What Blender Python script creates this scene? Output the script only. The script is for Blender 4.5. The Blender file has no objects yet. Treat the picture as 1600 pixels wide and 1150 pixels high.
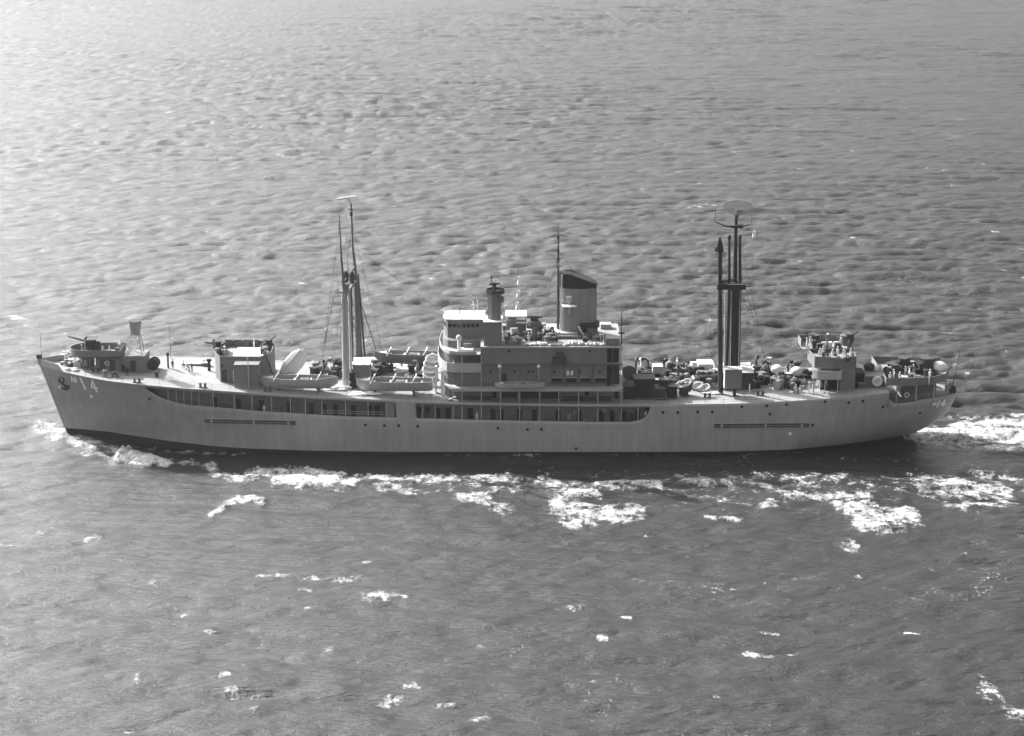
import bpy, bmesh, math, random
import numpy as np
from mathutils import Vector, Matrix
random.seed(7); np.random.seed(7)
C = bpy.context.scene.collection
sc = bpy.context.scene
rad = math.radians

# ------------------------------------------------------------------ camera, sky, sun
F, E, PD, DD = 3200.0, rad(16.9), rad(15.0), 361.8      # focal length in px of a 1600 px wide frame; sight-line angles; range in m
CAM = np.array([0.0, -DD*math.cos(E), DD*math.sin(E)])
cam = bpy.data.cameras.new('camera'); cam.sensor_width = 36; cam.lens = 36*F/1600
cam.clip_start = 1; cam.clip_end = 30000
co = bpy.data.objects.new('camera', cam); C.objects.link(co)
co.location = CAM; co.rotation_euler = (math.pi/2-PD, 0, 0)
sc.camera = co
SUN_AZ, SUN_EL = rad(48), rad(34)                       # 60 deg from straight away towards the bow
sd = Vector((-math.sin(SUN_AZ)*math.cos(SUN_EL), math.cos(SUN_AZ)*math.cos(SUN_EL), math.sin(SUN_EL)))
w = bpy.data.worlds.new('World'); sc.world = w; w.use_nodes = True
nt = w.node_tree; nt.nodes.clear()
sky = nt.nodes.new('ShaderNodeTexSky'); sky.sky_type = 'NISHITA'; sky.sun_disc = False
sky.sun_elevation = SUN_EL; sky.sun_rotation = -SUN_AZ; sky.air_density = 1.0; sky.dust_density = 7.0
bw = nt.nodes.new('ShaderNodeRGBToBW'); bg = nt.nodes.new('ShaderNodeBackground'); wo = nt.nodes.new('ShaderNodeOutputWorld')
bg.inputs[1].default_value = 0.15
nt.links.new(sky.outputs[0], bw.inputs[0]); nt.links.new(bw.outputs[0], bg.inputs[0]); nt.links.new(bg.outputs[0], wo.inputs[0])
sl = bpy.data.lights.new('sun', 'SUN'); sl.energy = 5.0; sl.angle = rad(0.6)
so = bpy.data.objects.new('sun', sl); C.objects.link(so); so.rotation_euler = sd.to_track_quat('Z', 'Y').to_euler()
sc.view_settings.view_transform = 'Standard'; sc.view_settings.look = 'None'
sc.view_settings.exposure = 1.27; sc.view_settings.gamma = 1.0; sc.view_settings.use_curve_mapping = False

# ------------------------------------------------------------------ photo pixel -> metres (a sight line cut by a known plane)
cp, sp = math.cos(PD), math.sin(PD)
def depth(Y, Z): return (Y-CAM[1])*cp - (Z-CAM[2])*sp
def Xat(px, Y, Z): return (px-800)/F*depth(Y, Z)
def Zat(py, Y):
    a = (575-py)/F; dy = Y-CAM[1]
    return CAM[2] + dy*(a*cp-sp)/(cp+a*sp)
def Yat(py, Z):
    a = (575-py)/F; dz = Z-CAM[2]
    return CAM[1] + dz*(cp+a*sp)/(a*cp-sp)
def pY(px, py, Y):
    z = Zat(py, Y); return (Xat(px, Y, z), Y, z)
def pZ(px, py, Z):
    y = Yat(py, Z); return (Xat(px, y, Z), y, Z)

# ------------------------------------------------------------------ materials
MATS = {}
def mat(name, v, rough=0.6, var=0.12, scale=0.6, streak=0.0, metallic=0.0, bump=0.0):
    m = bpy.data.materials.new(name); m.use_nodes = True; n = m.node_tree; b = n.nodes['Principled BSDF']
    b.inputs['Roughness'].default_value = rough; b.inputs['Metallic'].default_value = metallic
    tc = n.nodes.new('ShaderNodeTexCoord')
    no = n.nodes.new('ShaderNodeTexNoise'); no.inputs['Scale'].default_value = scale; no.inputs['Detail'].default_value = 8; no.inputs['Roughness'].default_value = 0.65
    n.links.new(tc.outputs['Object'], no.inputs['Vector'])
    cr = n.nodes.new('ShaderNodeMapRange'); cr.inputs[1].default_value = 0.3; cr.inputs[2].default_value = 0.7
    cr.inputs[3].default_value = v*(1-var); cr.inputs[4].default_value = min(1, v*(1+var))
    n.links.new(no.outputs['Fac'], cr.inputs[0])
    src = cr.outputs[0]
    if streak:
        mp = n.nodes.new('ShaderNodeMapping'); mp.inputs['Scale'].default_value = (1.3, 1.3, 0.12)
        n2 = n.nodes.new('ShaderNodeTexNoise'); n2.inputs['Scale'].default_value = 0.9; n2.inputs['Detail'].default_value = 7
        n.links.new(tc.outputs['Object'], mp.inputs[0]); n.links.new(mp.outputs[0], n2.inputs['Vector'])
        r2 = n.nodes.new('ShaderNodeMapRange'); r2.inputs[1].default_value = 0.35; r2.inputs[2].default_value = 0.75
        r2.inputs[3].default_value = 1+streak*0.3; r2.inputs[4].default_value = 1-streak
        n.links.new(n2.outputs['Fac'], r2.inputs[0])
        mu = n.nodes.new('ShaderNodeMath'); mu.operation = 'MULTIPLY'
        n.links.new(src, mu.inputs[0]); n.links.new(r2.outputs[0], mu.inputs[1]); src = mu.outputs[0]
    cc = n.nodes.new('ShaderNodeCombineColor')
    for i in range(3): n.links.new(src, cc.inputs[i])
    n.links.new(cc.outputs[0], b.inputs['Base Color'])
    if bump:
        bp = n.nodes.new('ShaderNodeBump'); bp.inputs['Strength'].default_value = bump; bp.inputs['Distance'].default_value = 0.1
        n.links.new(no.outputs['Fac'], bp.inputs['Height']); n.links.new(bp.outputs[0], b.inputs['Normal'])
    b.inputs['Specular IOR Level'].default_value = 0.2 if v < 0.06 else 0.4
    MATS[name] = m; return m
HULL = mat('hull_grey_paint', 0.31, 0.5, 0.10, 0.12, streak=0.14)
def add_plates(m):
    n = m.node_tree; b = n.nodes['Principled BSDF']; src = b.inputs['Base Color'].links[0].from_socket
    tc = n.nodes.new('ShaderNodeTexCoord'); sx = n.nodes.new('ShaderNodeSeparateXYZ'); cx_ = n.nodes.new('ShaderNodeCombineXYZ')
    n.links.new(tc.outputs['Object'], sx.inputs[0]); n.links.new(sx.outputs[0], cx_.inputs[0]); n.links.new(sx.outputs[2], cx_.inputs[1])
    br = n.nodes.new('ShaderNodeTexBrick'); br.inputs['Scale'].default_value = 1; br.inputs['Brick Width'].default_value = 8.5; br.inputs['Row Height'].default_value = 2.3
    br.inputs['Mortar Size'].default_value = 0.05; br.inputs['Mortar Smooth'].default_value = 0.6; br.inputs['Color1'].default_value = (1,1,1,1); br.inputs['Color2'].default_value = (.93,.93,.93,1); br.inputs['Mortar'].default_value = (.84,.84,.84,1)
    n.links.new(cx_.outputs[0], br.inputs[0])
    mx = n.nodes.new('ShaderNodeMix'); mx.data_type = 'RGBA'; mx.blend_type = 'MULTIPLY'; mx.inputs[0].default_value = 1
    n.links.new(src, mx.inputs[6]); n.links.new(br.outputs[0], mx.inputs[7]); n.links.new(mx.outputs[2], b.inputs['Base Color'])
    no = n.nodes.new('ShaderNodeTexNoise'); no.inputs['Scale'].default_value = 0.5; n.links.new(tc.outputs['Object'], no.inputs[0])
    bp = n.nodes.new('ShaderNodeBump'); bp.inputs['Strength'].default_value = 0.35; bp.inputs['Distance'].default_value = 0.15; n.links.new(no.outputs['Fac'], bp.inputs['Height']); n.links.new(bp.outputs[0], b.inputs['Normal'])
add_plates(HULL)
BOOT = mat('black_boot_topping', 0.012, 0.5)
DECK = mat('weathered_deck_planking', 0.21, 0.8, 0.16, 0.8)
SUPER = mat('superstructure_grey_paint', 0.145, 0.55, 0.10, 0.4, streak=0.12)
LIGHT = mat('light_grey_paint', 0.34, 0.55, 0.10, 0.6, streak=0.1)
FUNNEL = mat('funnel_grey_paint', 0.215, 0.5, 0.10, 0.4, streak=0.2)
WHITE = mat('white_paint', 0.6, 0.55, 0.05, 1.0, streak=0.05)
NUMBER = mat('white_number_paint', 0.9, 0.6, 0.04, 1.0)
DARK = mat('dark_grey_paint', 0.038, 0.65, 0.25, 1.0)
BLACK = mat('black_paint', 0.012, 0.7, 0.2, 1.0)
MIDG = mat('mid_grey_paint', 0.10, 0.5, 0.15, 0.8, streak=0.15)
CANVAS = mat('pale_canvas', 0.5, 0.9, 0.15, 1.5, bump=0.6)
WOOD = mat('boat_inner_wood', 0.20, 0.7, 0.2, 2.0)
GLASS = mat('dark_window_glass', 0.02, 0.08, 0.1)
SKIN = mat('skin', 0.38, 0.6, 0.05)
ROPE = mat('manila_rope', 0.40, 0.9, 0.2, 6.0)
WIRE = mat('steel_wire', 0.05, 0.5)
MESHM = mat('radar_mesh_metal', 0.28, 0.5)
CLW = mat('white_uniform_cloth', 0.65, 0.9, 0.05, 5)
CLD = mat('dark_dungaree_cloth', 0.06, 0.9, 0.1, 5)
CLS = mat('faded_blue_shirt_cloth', 0.22, 0.9, 0.1, 5)
LEA = mat('black_leather', 0.02, 0.5)

# ------------------------------------------------------------------ mesh helper
class MB:
    def __init__(s): s.v = []; s.f = []; s.m = []; s.cur = 0
    def box(s, x0, x1, y0, y1, z0, z1):
        b = len(s.v)
        s.v += [(x0,y0,z0),(x1,y0,z0),(x1,y1,z0),(x0,y1,z0),(x0,y0,z1),(x1,y0,z1),(x1,y1,z1),(x0,y1,z1)]
        for f in ((0,3,2,1),(4,5,6,7),(0,1,5,4),(1,2,6,5),(2,3,7,6),(3,0,4,7)): s.f.append(tuple(b+i for i in f)); s.m.append(s.cur)
        return s
    def prism(s, poly, z0, z1, cap=True, z1b=None):
        """poly counter-clockwise seen from above; z1 may be a function of x"""
        b = len(s.v); n = len(poly)
        g0 = z0 if callable(z0) else (lambda x, y: z0); g1 = z1 if callable(z1) else (lambda x, y: z1)
        s.v += [(x,y,g0(x,y)) for x,y in poly] + [(x,y,g1(x,y)) for x,y in poly]
        for i in range(n):
            j = (i+1)%n; s.f.append((b+i,b+j,b+n+j,b+n+i)); s.m.append(s.cur)
        if cap:
            s.f.append(tuple(b+n+i for i in range(n))); s.m.append(s.cur)
            s.f.append(tuple(b+n-1-i for i in range(n))); s.m.append(s.cur)
        return s
    def wall(s, poly, z0, z1, t=0.08, closed=True):
        """a thin upright wall along poly, thickness t inward (to the left)"""
        n = len(poly); P = [Vector(p) for p in poly]; inn = []
        for i in range(n):
            a = P[(i-1)%n] if (closed or i > 0) else P[i]; c = P[(i+1)%n] if (closed or i < n-1) else P[i]
            d = (c-a).normalized(); inn.append(P[i] + Vector((-d.y, d.x))*t)
        b = len(s.v)
        for i in range(n):
            s.v += [(P[i].x,P[i].y,z0),(P[i].x,P[i].y,z1),(inn[i].x,inn[i].y,z1),(inn[i].x,inn[i].y,z0)]
        for i in range(n if closed else n-1):
            j = (i+1)%n; p, q = b+4*i, b+4*j
            for k in range(4):
                l = (k+1)%4; s.f.append((p+k, q+k, q+l, p+l)); s.m.append(s.cur)
        if not closed:
            for p in (b, b+4*(n-1)): s.f.append((p,p+1,p+2,p+3)); s.m.append(s.cur)
        return s
    def tube(s, pts, r, n=8, cap=True):
        pts = [Vector(p) for p in pts]; k = len(pts)
        rs = r if isinstance(r, (list, tuple)) else [r]*k
        b = len(s.v); up = None
        for i in range(k):
            d = (pts[min(i+1,k-1)]-pts[max(i-1,0)]).normalized()
            a = d.orthogonal().normalized() if up is None else (up-d*up.dot(d)).normalized()
            up = a; c = d.cross(a)
            for j in range(n):
                t = 2*math.pi*j/n; s.v.append(tuple(pts[i]+(a*math.cos(t)+c*math.sin(t))*rs[i]))
        for i in range(k-1):
            for j in range(n):
                l = (j+1)%n; s.f.append((b+i*n+j, b+i*n+l, b+(i+1)*n+l, b+(i+1)*n+j)); s.m.append(s.cur)
        if cap:
            s.f.append(tuple(b+n-1-j for j in range(n))); s.f.append(tuple(b+(k-1)*n+j for j in range(n))); s.m += [s.cur]*2
        return s
    def ell(s, c, r, n=12, k=8):
        b = len(s.v)
        for i in range(k+1):
            t = math.pi*i/k
            for j in range(n):
                p = 2*math.pi*j/n; s.v.append((c[0]+r[0]*math.sin(t)*math.cos(p), c[1]+r[1]*math.sin(t)*math.sin(p), c[2]+r[2]*math.cos(t)))
        for i in range(k):
            for j in range(n):
                l = (j+1)%n; s.f.append((b+i*n+j, b+(i+1)*n+j, b+(i+1)*n+l, b+i*n+l)); s.m.append(s.cur)
        return s
    def lathe(s, c, prof, n=16):
        """prof: (radius, z) pairs"""
        s.tube([(c[0],c[1],c[2]+z+1e-4*i) for i,(r,z) in enumerate(prof)], [max(r,1e-3) for r,z in prof], n); return s
    def mesh(s, name, mats, smooth=False):
        me = bpy.data.meshes.new(name); me.from_pydata(s.v, [], s.f)
        mats = mats if isinstance(mats, (list,tuple)) else [mats]
        for m in mats: me.materials.append(m)
        me.polygons.foreach_set('material_index', s.m)
        if smooth:
            me.polygons.foreach_set('use_smooth', [True]*len(me.polygons))
        bm = bmesh.new(); bm.from_mesh(me); bmesh.ops.recalc_face_normals(bm, faces=bm.faces)
        bm.to_mesh(me); bm.free(); me.update()
        if smooth:
            me.set_sharp_from_angle(angle=rad(38))
        return me
def link(name, me, parent=None, label=None, loc=None, rot=None):
    o = bpy.data.objects.new(name, me); C.objects.link(o)
    if parent is not None: o.parent = parent
    if label: o['label'] = label
    if loc is not None: o.location = loc
    if rot is not None: o.rotation_euler = rot
    return o
def part(name, mb, m, parent, label=None, smooth=False, loc=None, rot=None):
    return link(name, mb.mesh(name, m, smooth), parent, label, loc, rot)
def thing(name, label, cat, loc=(0,0,0), rz=0, group=None, rot=None):
    o = bpy.data.objects.new(name, None); C.objects.link(o); o.empty_display_size = 0.5
    o.location = loc; o.rotation_euler = rot or (0,0,rz); o['label'] = label; o['category'] = cat
    if group: o['group'] = group
    return o
def copy_thing(root, loc, rz=0, label=None, group=None, scale=None, rot=None):
    r = root.copy(); C.objects.link(r); r.location = loc; r.rotation_euler = rot or (0,0,rz)
    if label: r['label'] = label
    if group: r['group'] = group
    if scale: r.scale = scale
    for ch in list(root.children):
        c = ch.copy(); C.objects.link(c); c.parent = r
        for g in list(ch.children):
            d = g.copy(); C.objects.link(d); d.parent = c
    return r

# ------------------------------------------------------------------ the sea
def smooth_interp(x, xs, ys): return np.interp(x, xs, ys)
def spectrum(L, N, lam, wdir, seed, chop_rms=None, power=4, lmin=0.5):
    rng = np.random.default_rng(seed)
    k1 = 2*np.pi*np.fft.fftfreq(N, L/N); kx, ky = np.meshgrid(k1, k1, indexing='ij'); k = np.hypot(kx, ky); k[0,0] = 1
    kp = 2*np.pi/lam
    P = np.exp(-1.25*(kp/k)**4)/k**3.9 * (np.abs((kx*wdir[0]+ky*wdir[1])/k)**power*0.98+0.02) * np.exp(-(k*lmin/6.28)**2)
    P[0,0] = 0
    H = (rng.normal(size=(N,N))+1j*rng.normal(size=(N,N)))*np.sqrt(P)
    h = np.fft.ifft2(H).real; s = h.std(); H = H/s; h = h/s
    dx = np.fft.ifft2(-1j*kx/k*H).real; dy = np.fft.ifft2(-1j*ky/k*H).real
    return h, dx, dy
def samp(a, L, X, Y):
    N = a.shape[0]; u = (X/L*N) % N; v = (Y/L*N) % N
    i = u.astype(int); j = v.astype(int); fu = u-i; fv = v-j; i %= N; j %= N; i1 = (i+1)%N; j1 = (j+1)%N
    return a[i,j]*(1-fu)*(1-fv)+a[i1,j]*fu*(1-fv)+a[i,j1]*(1-fu)*fv+a[i1,j1]*fu*fv

def grow(a, b, d0, g):
    out = [a]; d = d0
    while out[-1] < b: out.append(out[-1]+d); d *= g
    return out
xr = list(np.arange(0, 112, 0.52)); xr += grow(xr[-1]+0.55, 330, 0.55, 1.0038); xr += grow(xr[-1]+3, 7000, 3, 1.22)
xs = np.array([-x for x in xr[:0:-1]] + xr)
ys = [-126.0]
while ys[-1] < 960:
    R = ys[-1]-CAM[1]; ys.append(ys[-1] + max(0.22, 0.62*R*R/CAM[2]*1.5625/F*1.0))
ys = [-y for y in grow(129, 4000, 3, 1.25)][::-1] + ys + grow(ys[-1]+8, 8500, 9, 1.2)
ys = np.array(ys)
XX, YY = np.meshgrid(xs, ys, indexing='ij')
hA, axA, ayA = spectrum(400, 1024, 14, (0.06, 0.998), 3, power=60, lmin=2.4)
hB, axB, ayB = spectrum(283, 1024, 8, (-0.22, 0.975), 5, power=30, lmin=1.3)
hC, axC, ayC = spectrum(520, 512, 42, (0.1, 1.0), 9, power=6, lmin=6)
a = rad(23); XB = XX*math.cos(a)+YY*math.sin(a); YB = -XX*math.sin(a)+YY*math.cos(a)
AA, AB, AC = 0.29, 0.06, 0.15; CH = np.where(YY < -30, 0.75, 1.1)
Rr = np.hypot(XX, YY-CAM[1]); fade = np.clip((9000-Rr)/6000, 0, 1)*np.where(np.abs(XX) > 420, np.clip((900-np.abs(XX))/480, 0, 1), 1)*np.where(YY < -150, np.clip((300+YY)/150, 0, 1), 1)
fade = fade*np.clip((2600-YY)/1600, 0, 1)
lee = 0.62+0.38/(1+np.exp(-(YY+12)/9)); lee = lee+(1-lee)*np.clip((-XX-75)/40, 0, 1)*.5
patch = 0.72+0.5*np.sin(XX*0.013+1.2*np.sin(YY*0.011))*np.sin(YY*0.009+0.7)
Hh = (AA*samp(hA,400,XX,YY)*patch + AB*samp(hB,283,XB,YB) + AC*samp(hC,520,XX,YY))*fade*lee
DX = (AA*samp(axA,400,XX,YY)*patch + AB*(samp(axB,283,XB,YB)*math.cos(a)-samp(ayB,283,XB,YB)*math.sin(a)))*CH*fade*lee
DY = (AA*samp(ayA,400,XX,YY)*patch + AB*(samp(axB,283,XB,YB)*math.sin(a)+samp(ayB,283,XB,YB)*math.cos(a)))*CH*fade*lee
# natural whitecaps where the choppy surface folds
d0 = 400/1024
gxx = np.gradient(axA, d0, axis=0)*AA; gyy = np.gradient(ayA, d0, axis=1)*AA; gxy = np.gradient(axA, d0, axis=1)*AA
J = (1+1.35*gxx)*(1+1.35*gyy)-(1.35*gxy)**2
thr = np.percentile(J, 0.9); wc = np.clip((thr-J)/0.22, 0, 1)
for _ in range(3): wc = (wc+np.roll(wc,1,0)+np.roll(wc,-1,0)+np.roll(wc,1,1)+np.roll(wc,-1,1))/3.4
foam = np.clip(samp(wc,400,XX,YY), 0, 1)*np.clip(samp(hC,520,XX*0.61+90,YY*0.61)*0.9-0.35, 0, 1)*0.9*(fade > 0.5)
# foam left by the ship: strokes given as photo pixels on the water plane: points, half width along y in px, strength, lift in m
def stroke(pts, hw, st, lift=0.0, hwx=None):
    global foam, Hh
    W = [pZ(px, py, 0.0) for px, py in pts]
    for (p, q) in zip(W[:-1], W[1:]) if len(W) > 1 else [(W[0], W[0])]:
        my, mx = hw/2.5, (hwx or hw)/8.8                     # metres
        x0 = min(p[0],q[0])-3*mx; x1 = max(p[0],q[0])+3*mx; y0 = min(p[1],q[1])-3*my; y1 = max(p[1],q[1])+3*my
        i0, i1 = np.searchsorted(xs, [x0, x1]); j0, j1 = np.searchsorted(ys, [y0, y1])
        if i1 <= i0 or j1 <= j0: continue
        X = XX[i0:i1,j0:j1]; Y = YY[i0:i1,j0:j1]
        dx, dy = (q[0]-p[0])/mx, (q[1]-p[1])/my; L2 = dx*dx+dy*dy+1e-9
        u = np.clip((((X-p[0])/mx)*dx+((Y-p[1])/my)*dy)/L2, 0, 1)
        d2 = ((X-p[0])/mx-u*dx)**2+((Y-p[1])/my-u*dy)**2
        g = np.exp(-d2*0.9)
        foam[i0:i1,j0:j1] = np.maximum(foam[i0:i1,j0:j1], st*g)
        Hh[i0:i1,j0:j1] += lift*g*0.6
SHIPFOAM = [
 ([(60,664),(100,682)], 9, .95, .4), ([(96,680),(150,698)], 7, 1.15, .6), ([(150,698),(190,708)], 6, 1.0, .4), ([(120,706),(180,716)], 5, .7, .2),
 ([(188,716),(200,708)], 5, 2.0, 1.5), ([(192,718),(212,716),(236,723)], 6, 1.7, 1.1), ([(182,722),(225,727)], 4, 1.0, .3), ([(232,720),(266,727)], 4, 1.6, .6),
 ([(255,722),(290,724),(335,727)], 4, .75, .1), ([(230,700),(300,706),(380,709)], 2.5, .7, .2), ([(322,730),(345,742),(390,751)], 4.5, 1.1, .3), ([(390,740),(430,737),(480,739),(535,745)], 6, 1.2, .3),
 ([(430,753),(480,755),(550,753)], 6, 1.2, .3), ([(440,745),(520,748)], 8, 1.2, .1), ([(560,746),(640,748),(720,747),(795,745)], 6, .95, .2), ([(600,758),(640,768),(650,776)], 5, .85, .1),
 ([(332,805),(352,790),(372,780),(395,780),(410,785)], 4, 1.15, .4), ([(720,778),(760,780)], 6, 1.1, .3), ([(765,790),(800,800)], 6, .8, .2), ([(760,770),(860,762)], 5, .72, .1),
 ([(840,752),(900,758),(960,760),(1030,757)], 6, .95, .2), ([(935,756),(1030,758)], 5, 1.15, .2), ([(882,772),(930,775)], 6, 1.05, .3),
 ([(868,790),(910,800),(960,803),(998,802)], 9, 1.15, .4), ([(880,816),(960,814)], 5, 1.0, .2), ([(1062,747),(1110,756),(1180,750)], 6, .85, .2),
 ([(1185,745),(1250,748),(1330,744)], 5, .82, .2), ([(1190,760),(1230,775),(1300,778),(1355,775)], 5, 1.0, .2), ([(1310,792),(1365,790)], 6, 1.15, .3),
 ([(1330,806),(1375,815),(1425,806)], 9, 1.2, .4), ([(1345,826),(1410,824)], 5, 1.1, .2), ([(1192,791),(1210,788)], 5, 1.0, .2), ([(1105,811),(1160,810)], 3, .9, .1),
 ([(1430,750),(1500,758),(1570,770)], 9, 1.2, .3), ([(1440,770),(1560,776)], 6, 1.0, .2), ([(1480,790),(1590,790)], 5, .85, .1), ([(1500,735),(1600,745)], 4, .8, .1),
 ([(1414,681),(1450,674),(1500,668),(1620,664)], 6, 1.2, .4), ([(1425,684),(1500,684),(1620,688)], 7, 1.25, .3), ([(1450,692),(1530,699),(1640,706)], 4, .95, .1),
 ([(1500,678),(1640,676)], 11, 1.0, .2), ([(1620,664),(1900,655)], 9, 1.1, .2), ([(1620,690),(1900,700)], 10, 1.0, .2),
 ([(806,711),(848,711)], 2.2, 1.0, .3), ([(300,700),(345,702),(400,706)], 2.5, .72, .3), ([(130,694),(180,700)], 3.5, .85, .2),
 ([(1180,740),(1220,745)], 4, .7, .1), ([(1060,770),(1150,785)], 4, .6, .1), ([(1250,715),(1420,720)], 3, .45, 0),
]
for (p_, hw_, s_, l_) in SHIPFOAM: stroke(p_, hw_*1.35, s_, l_)
CAPS = [(573,879,9,4),(592,930,22,6),(575,935,9,5),(410,902,14,3),(440,900,14,3),(480,903,14,3),(530,905,22,3),(560,903,12,3),(475,921,10,3),(620,932,12,3),(901,948,13,4),(980,965,9,3),
 (940,995,7,4),(1188,1022,19,6),(1546,1078,14,13),(1590,1118,14,9),(517,1015,8,5),(330,988,14,3),(405,1112,9,4),(1465,858,5,4),(1507,868,5,4),(1328,850,12,10),(145,843,13,4),(60,836,8,3),
 (1105,320,17,5),(1085,324,12,4),(1487,288,10,4),(1538,257,10,3),(1470,266,8,3),(1500,255,8,2),(860,61,16,3),(820,55,10,2),(1230,50,10,2),(1300,56,12,2),(1260,200,6,2),(745,240,5,3),
 (620,118,10,2),(660,118,8,2),(470,155,12,2),(1550,15,10,2),(1475,55,9,2),(1170,45,8,2),(690,260,8,2),(640,268,10,2),(20,495,16,5),(30,500,14,4),(700,490,7,3),(1120,1090,6,3),
 (700,1100,14,3),(750,1122,14,4),(640,1075,14,4),(620,1090,12,4),(480,950,4,5),(290,957,6,3),(215,1065,4,8),(165,1045,4,6),(1075,870,5,4),(1010,835,4,3),(865,300,6,2),(1060,270,6,2),
 (240,910,5,5),(350,1060,7,4),(360,1080,8,4),(820,1000,4,4),(1340,900,5,3),(1420,990,14,3),(1240,1020,12,2),(1200,990,14,2),(540,170,8,2),(960,90,8,2),(1330,235,6,2),(1000,130,8,2)]
for (px,py,hx,hy) in CAPS: stroke([(px-hx*0.6,py+hy*.1),(px,py-hy*.2),(px+hx*0.6,py+hy*.2)], hy*0.8, 0.84, 0.04, hwx=hx*0.7)
rng = np.random.default_rng(31)
for _ in range(900):                                          # small caps scattered over the open sea
    y = rng.uniform(0,1)**0.8*1050-125; x = rng.uniform(-0.27,0.27)*(y-CAM[1]); 
    if y < 14 and x > -95: continue
    my = rng.uniform(0.35,1.1); mx = my*rng.uniform(0.8,2.4); i0,i1 = np.searchsorted(xs,[x-3*mx,x+3*mx]); j0,j1 = np.searchsorted(ys,[y-3*my,y+3*my])
    g = np.exp(-(((XX[i0:i1,j0:j1]-x)/mx)**2+((YY[i0:i1,j0:j1]-y)/my)**2)); foam[i0:i1,j0:j1] = np.maximum(foam[i0:i1,j0:j1], rng.uniform(.55,1.0)*g)
wlh = np.interp((xs+78.2)/148.2, [0,.052,.09,.14,.18,.22,.3,.37,.68,.78,.85,.91,.95,.985,1], [.1,.75,1.7,4.2,6.6,8.7,9.9,10.9,11.12,10.8,9.7,6.6,3.6,1.5,.1])[:,None]
lap = 0.6*np.exp(-((np.abs(YY)-wlh-0.5)/0.55)**2)*(XX > -79)*(XX < 71)*np.clip(0.55+0.6*np.sin(XX*.33+1.7*np.sin(XX*.11)), 0, 1); foam = np.maximum(foam, lap)
# long trailing streaks of spent foam in the ship's near wake
wk = np.exp(-((YY+27)/9)**2)*np.clip((XX+52)/25, 0, 1)*0.52*np.exp(-np.maximum(0, XX-90)/120); foam = np.maximum(foam, wk)
wk = np.exp(-((YY+36)/9)**2)*np.clip((XX+30)/60, 0, 1)*0.36; foam = np.maximum(foam, wk)
wk = np.exp(-(YY/(5+np.maximum(0, XX-70)*0.09))**2)*np.clip((XX-69)/4, 0, 1)*1.05*np.exp(-np.maximum(0, XX-80)/160); foam = np.maximum(foam, wk)
wk = np.exp(-((YY-9-np.maximum(0, XX-60)*.1)/2.5)**2)*np.clip((XX-66)/10, 0, 1)*0.7; foam = np.maximum(foam, wk)
wk2 = np.exp(-(np.where(YY+16 > 0, (YY+16)/7, (YY+16)/11))**2)*np.clip((XX+85)/20, 0, 1)
# the Kelvin crests that spread from the ship on the near side and astern
ang = rad(17)
for k, (xo, amp) in enumerate(((-84,.30),(-60,.16),(-30,.14),(0,.12),(40,.15),(74,.28),(96,.24),(118,.2))):
    u = (XX-xo)*math.cos(ang)+np.abs(YY)*-math.sin(ang)*0; t = np.abs(YY)-(XX-xo)*math.tan(ang)-4
    Hh += amp*np.exp(-(t/2.6)**2)*np.clip((XX-xo)/14, 0, 1)*np.exp(-np.maximum(0, XX-xo)/95)*(np.abs(YY) > 5)
# quiet water right against the hull
slick = np.exp(-(np.maximum(0, np.abs(YY+2)-17)/4.5)**2)*np.clip((XX+76)/30, 0, 1)*np.clip((84-XX)/10, 0, 1)
calm = 1-0.55*slick
rngf = np.random.default_rng(77); rough_ = rngf.normal(size=XX.shape); rough_ = (rough_+np.roll(rough_,1,0)+np.roll(rough_,1,1)+np.roll(rough_,-1,0)+np.roll(rough_,2,0))/2.2
Hh *= calm; DX *= calm; DY *= calm
Hh += rough_*(0.13*np.clip(foam-0.35, 0, 1)+0.22*np.clip(foam-1.15, 0, 1))*(XX > -86)
nx, ny = XX.shape
V = np.empty((nx*ny, 3), np.float32); V[:,0] = (XX+DX).ravel(); V[:,1] = (YY+DY).ravel(); V[:,2] = Hh.ravel()
idx = np.arange(nx*ny, dtype=np.int32).reshape(nx, ny)
Q = np.stack([idx[:-1,:-1], idx[1:,:-1], idx[1:,1:], idx[:-1,1:]], -1).reshape(-1)
me = bpy.data.meshes.new('sea_water'); me.vertices.add(nx*ny); me.vertices.foreach_set('co', V.ravel())
nf = len(Q)//4; me.loops.add(len(Q)); me.loops.foreach_set('vertex_index', Q); me.polygons.add(nf)
me.polygons.foreach_set('loop_start', np.arange(0, len(Q), 4, dtype=np.int32)); me.update(calc_edges=True)
me.polygons.foreach_set('use_smooth', np.ones(nf, bool))
at = me.attributes.new('foam', 'FLOAT', 'POINT'); at.data.foreach_set('value', foam.ravel().astype(np.float32))
at = me.attributes.new('slick', 'FLOAT', 'POINT'); at.data.foreach_set('value', slick.ravel().astype(np.float32))
sea = link('sea_water', me); sea['kind'] = 'structure'
m = bpy.data.materials.new('sea_water'); m.use_nodes = True; n = m.node_tree; n.nodes.clear(); N_ = n.nodes.new; Lk = n.links.new
out = N_('ShaderNodeOutputMaterial'); geo = N_('ShaderNodeNewGeometry'); att = N_('ShaderNodeAttribute'); att.attribute_name = 'foam'
def noise(scale, detail=6, rough=0.6, sx=1, sy=1, rot=0.0):
    mp = N_('ShaderNodeMapping'); mp.inputs['Scale'].default_value = (sx, sy, 1); mp.inputs['Rotation'].default_value = (0,0,rot); Lk(geo.outputs['Position'], mp.inputs[0])
    t = N_('ShaderNodeTexNoise'); t.inputs['Scale'].default_value = scale; t.inputs['Detail'].default_value = detail; t.inputs['Roughness'].default_value = rough
    Lk(mp.outputs[0], t.inputs['Vector']); return t.outputs['Fac']
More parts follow.
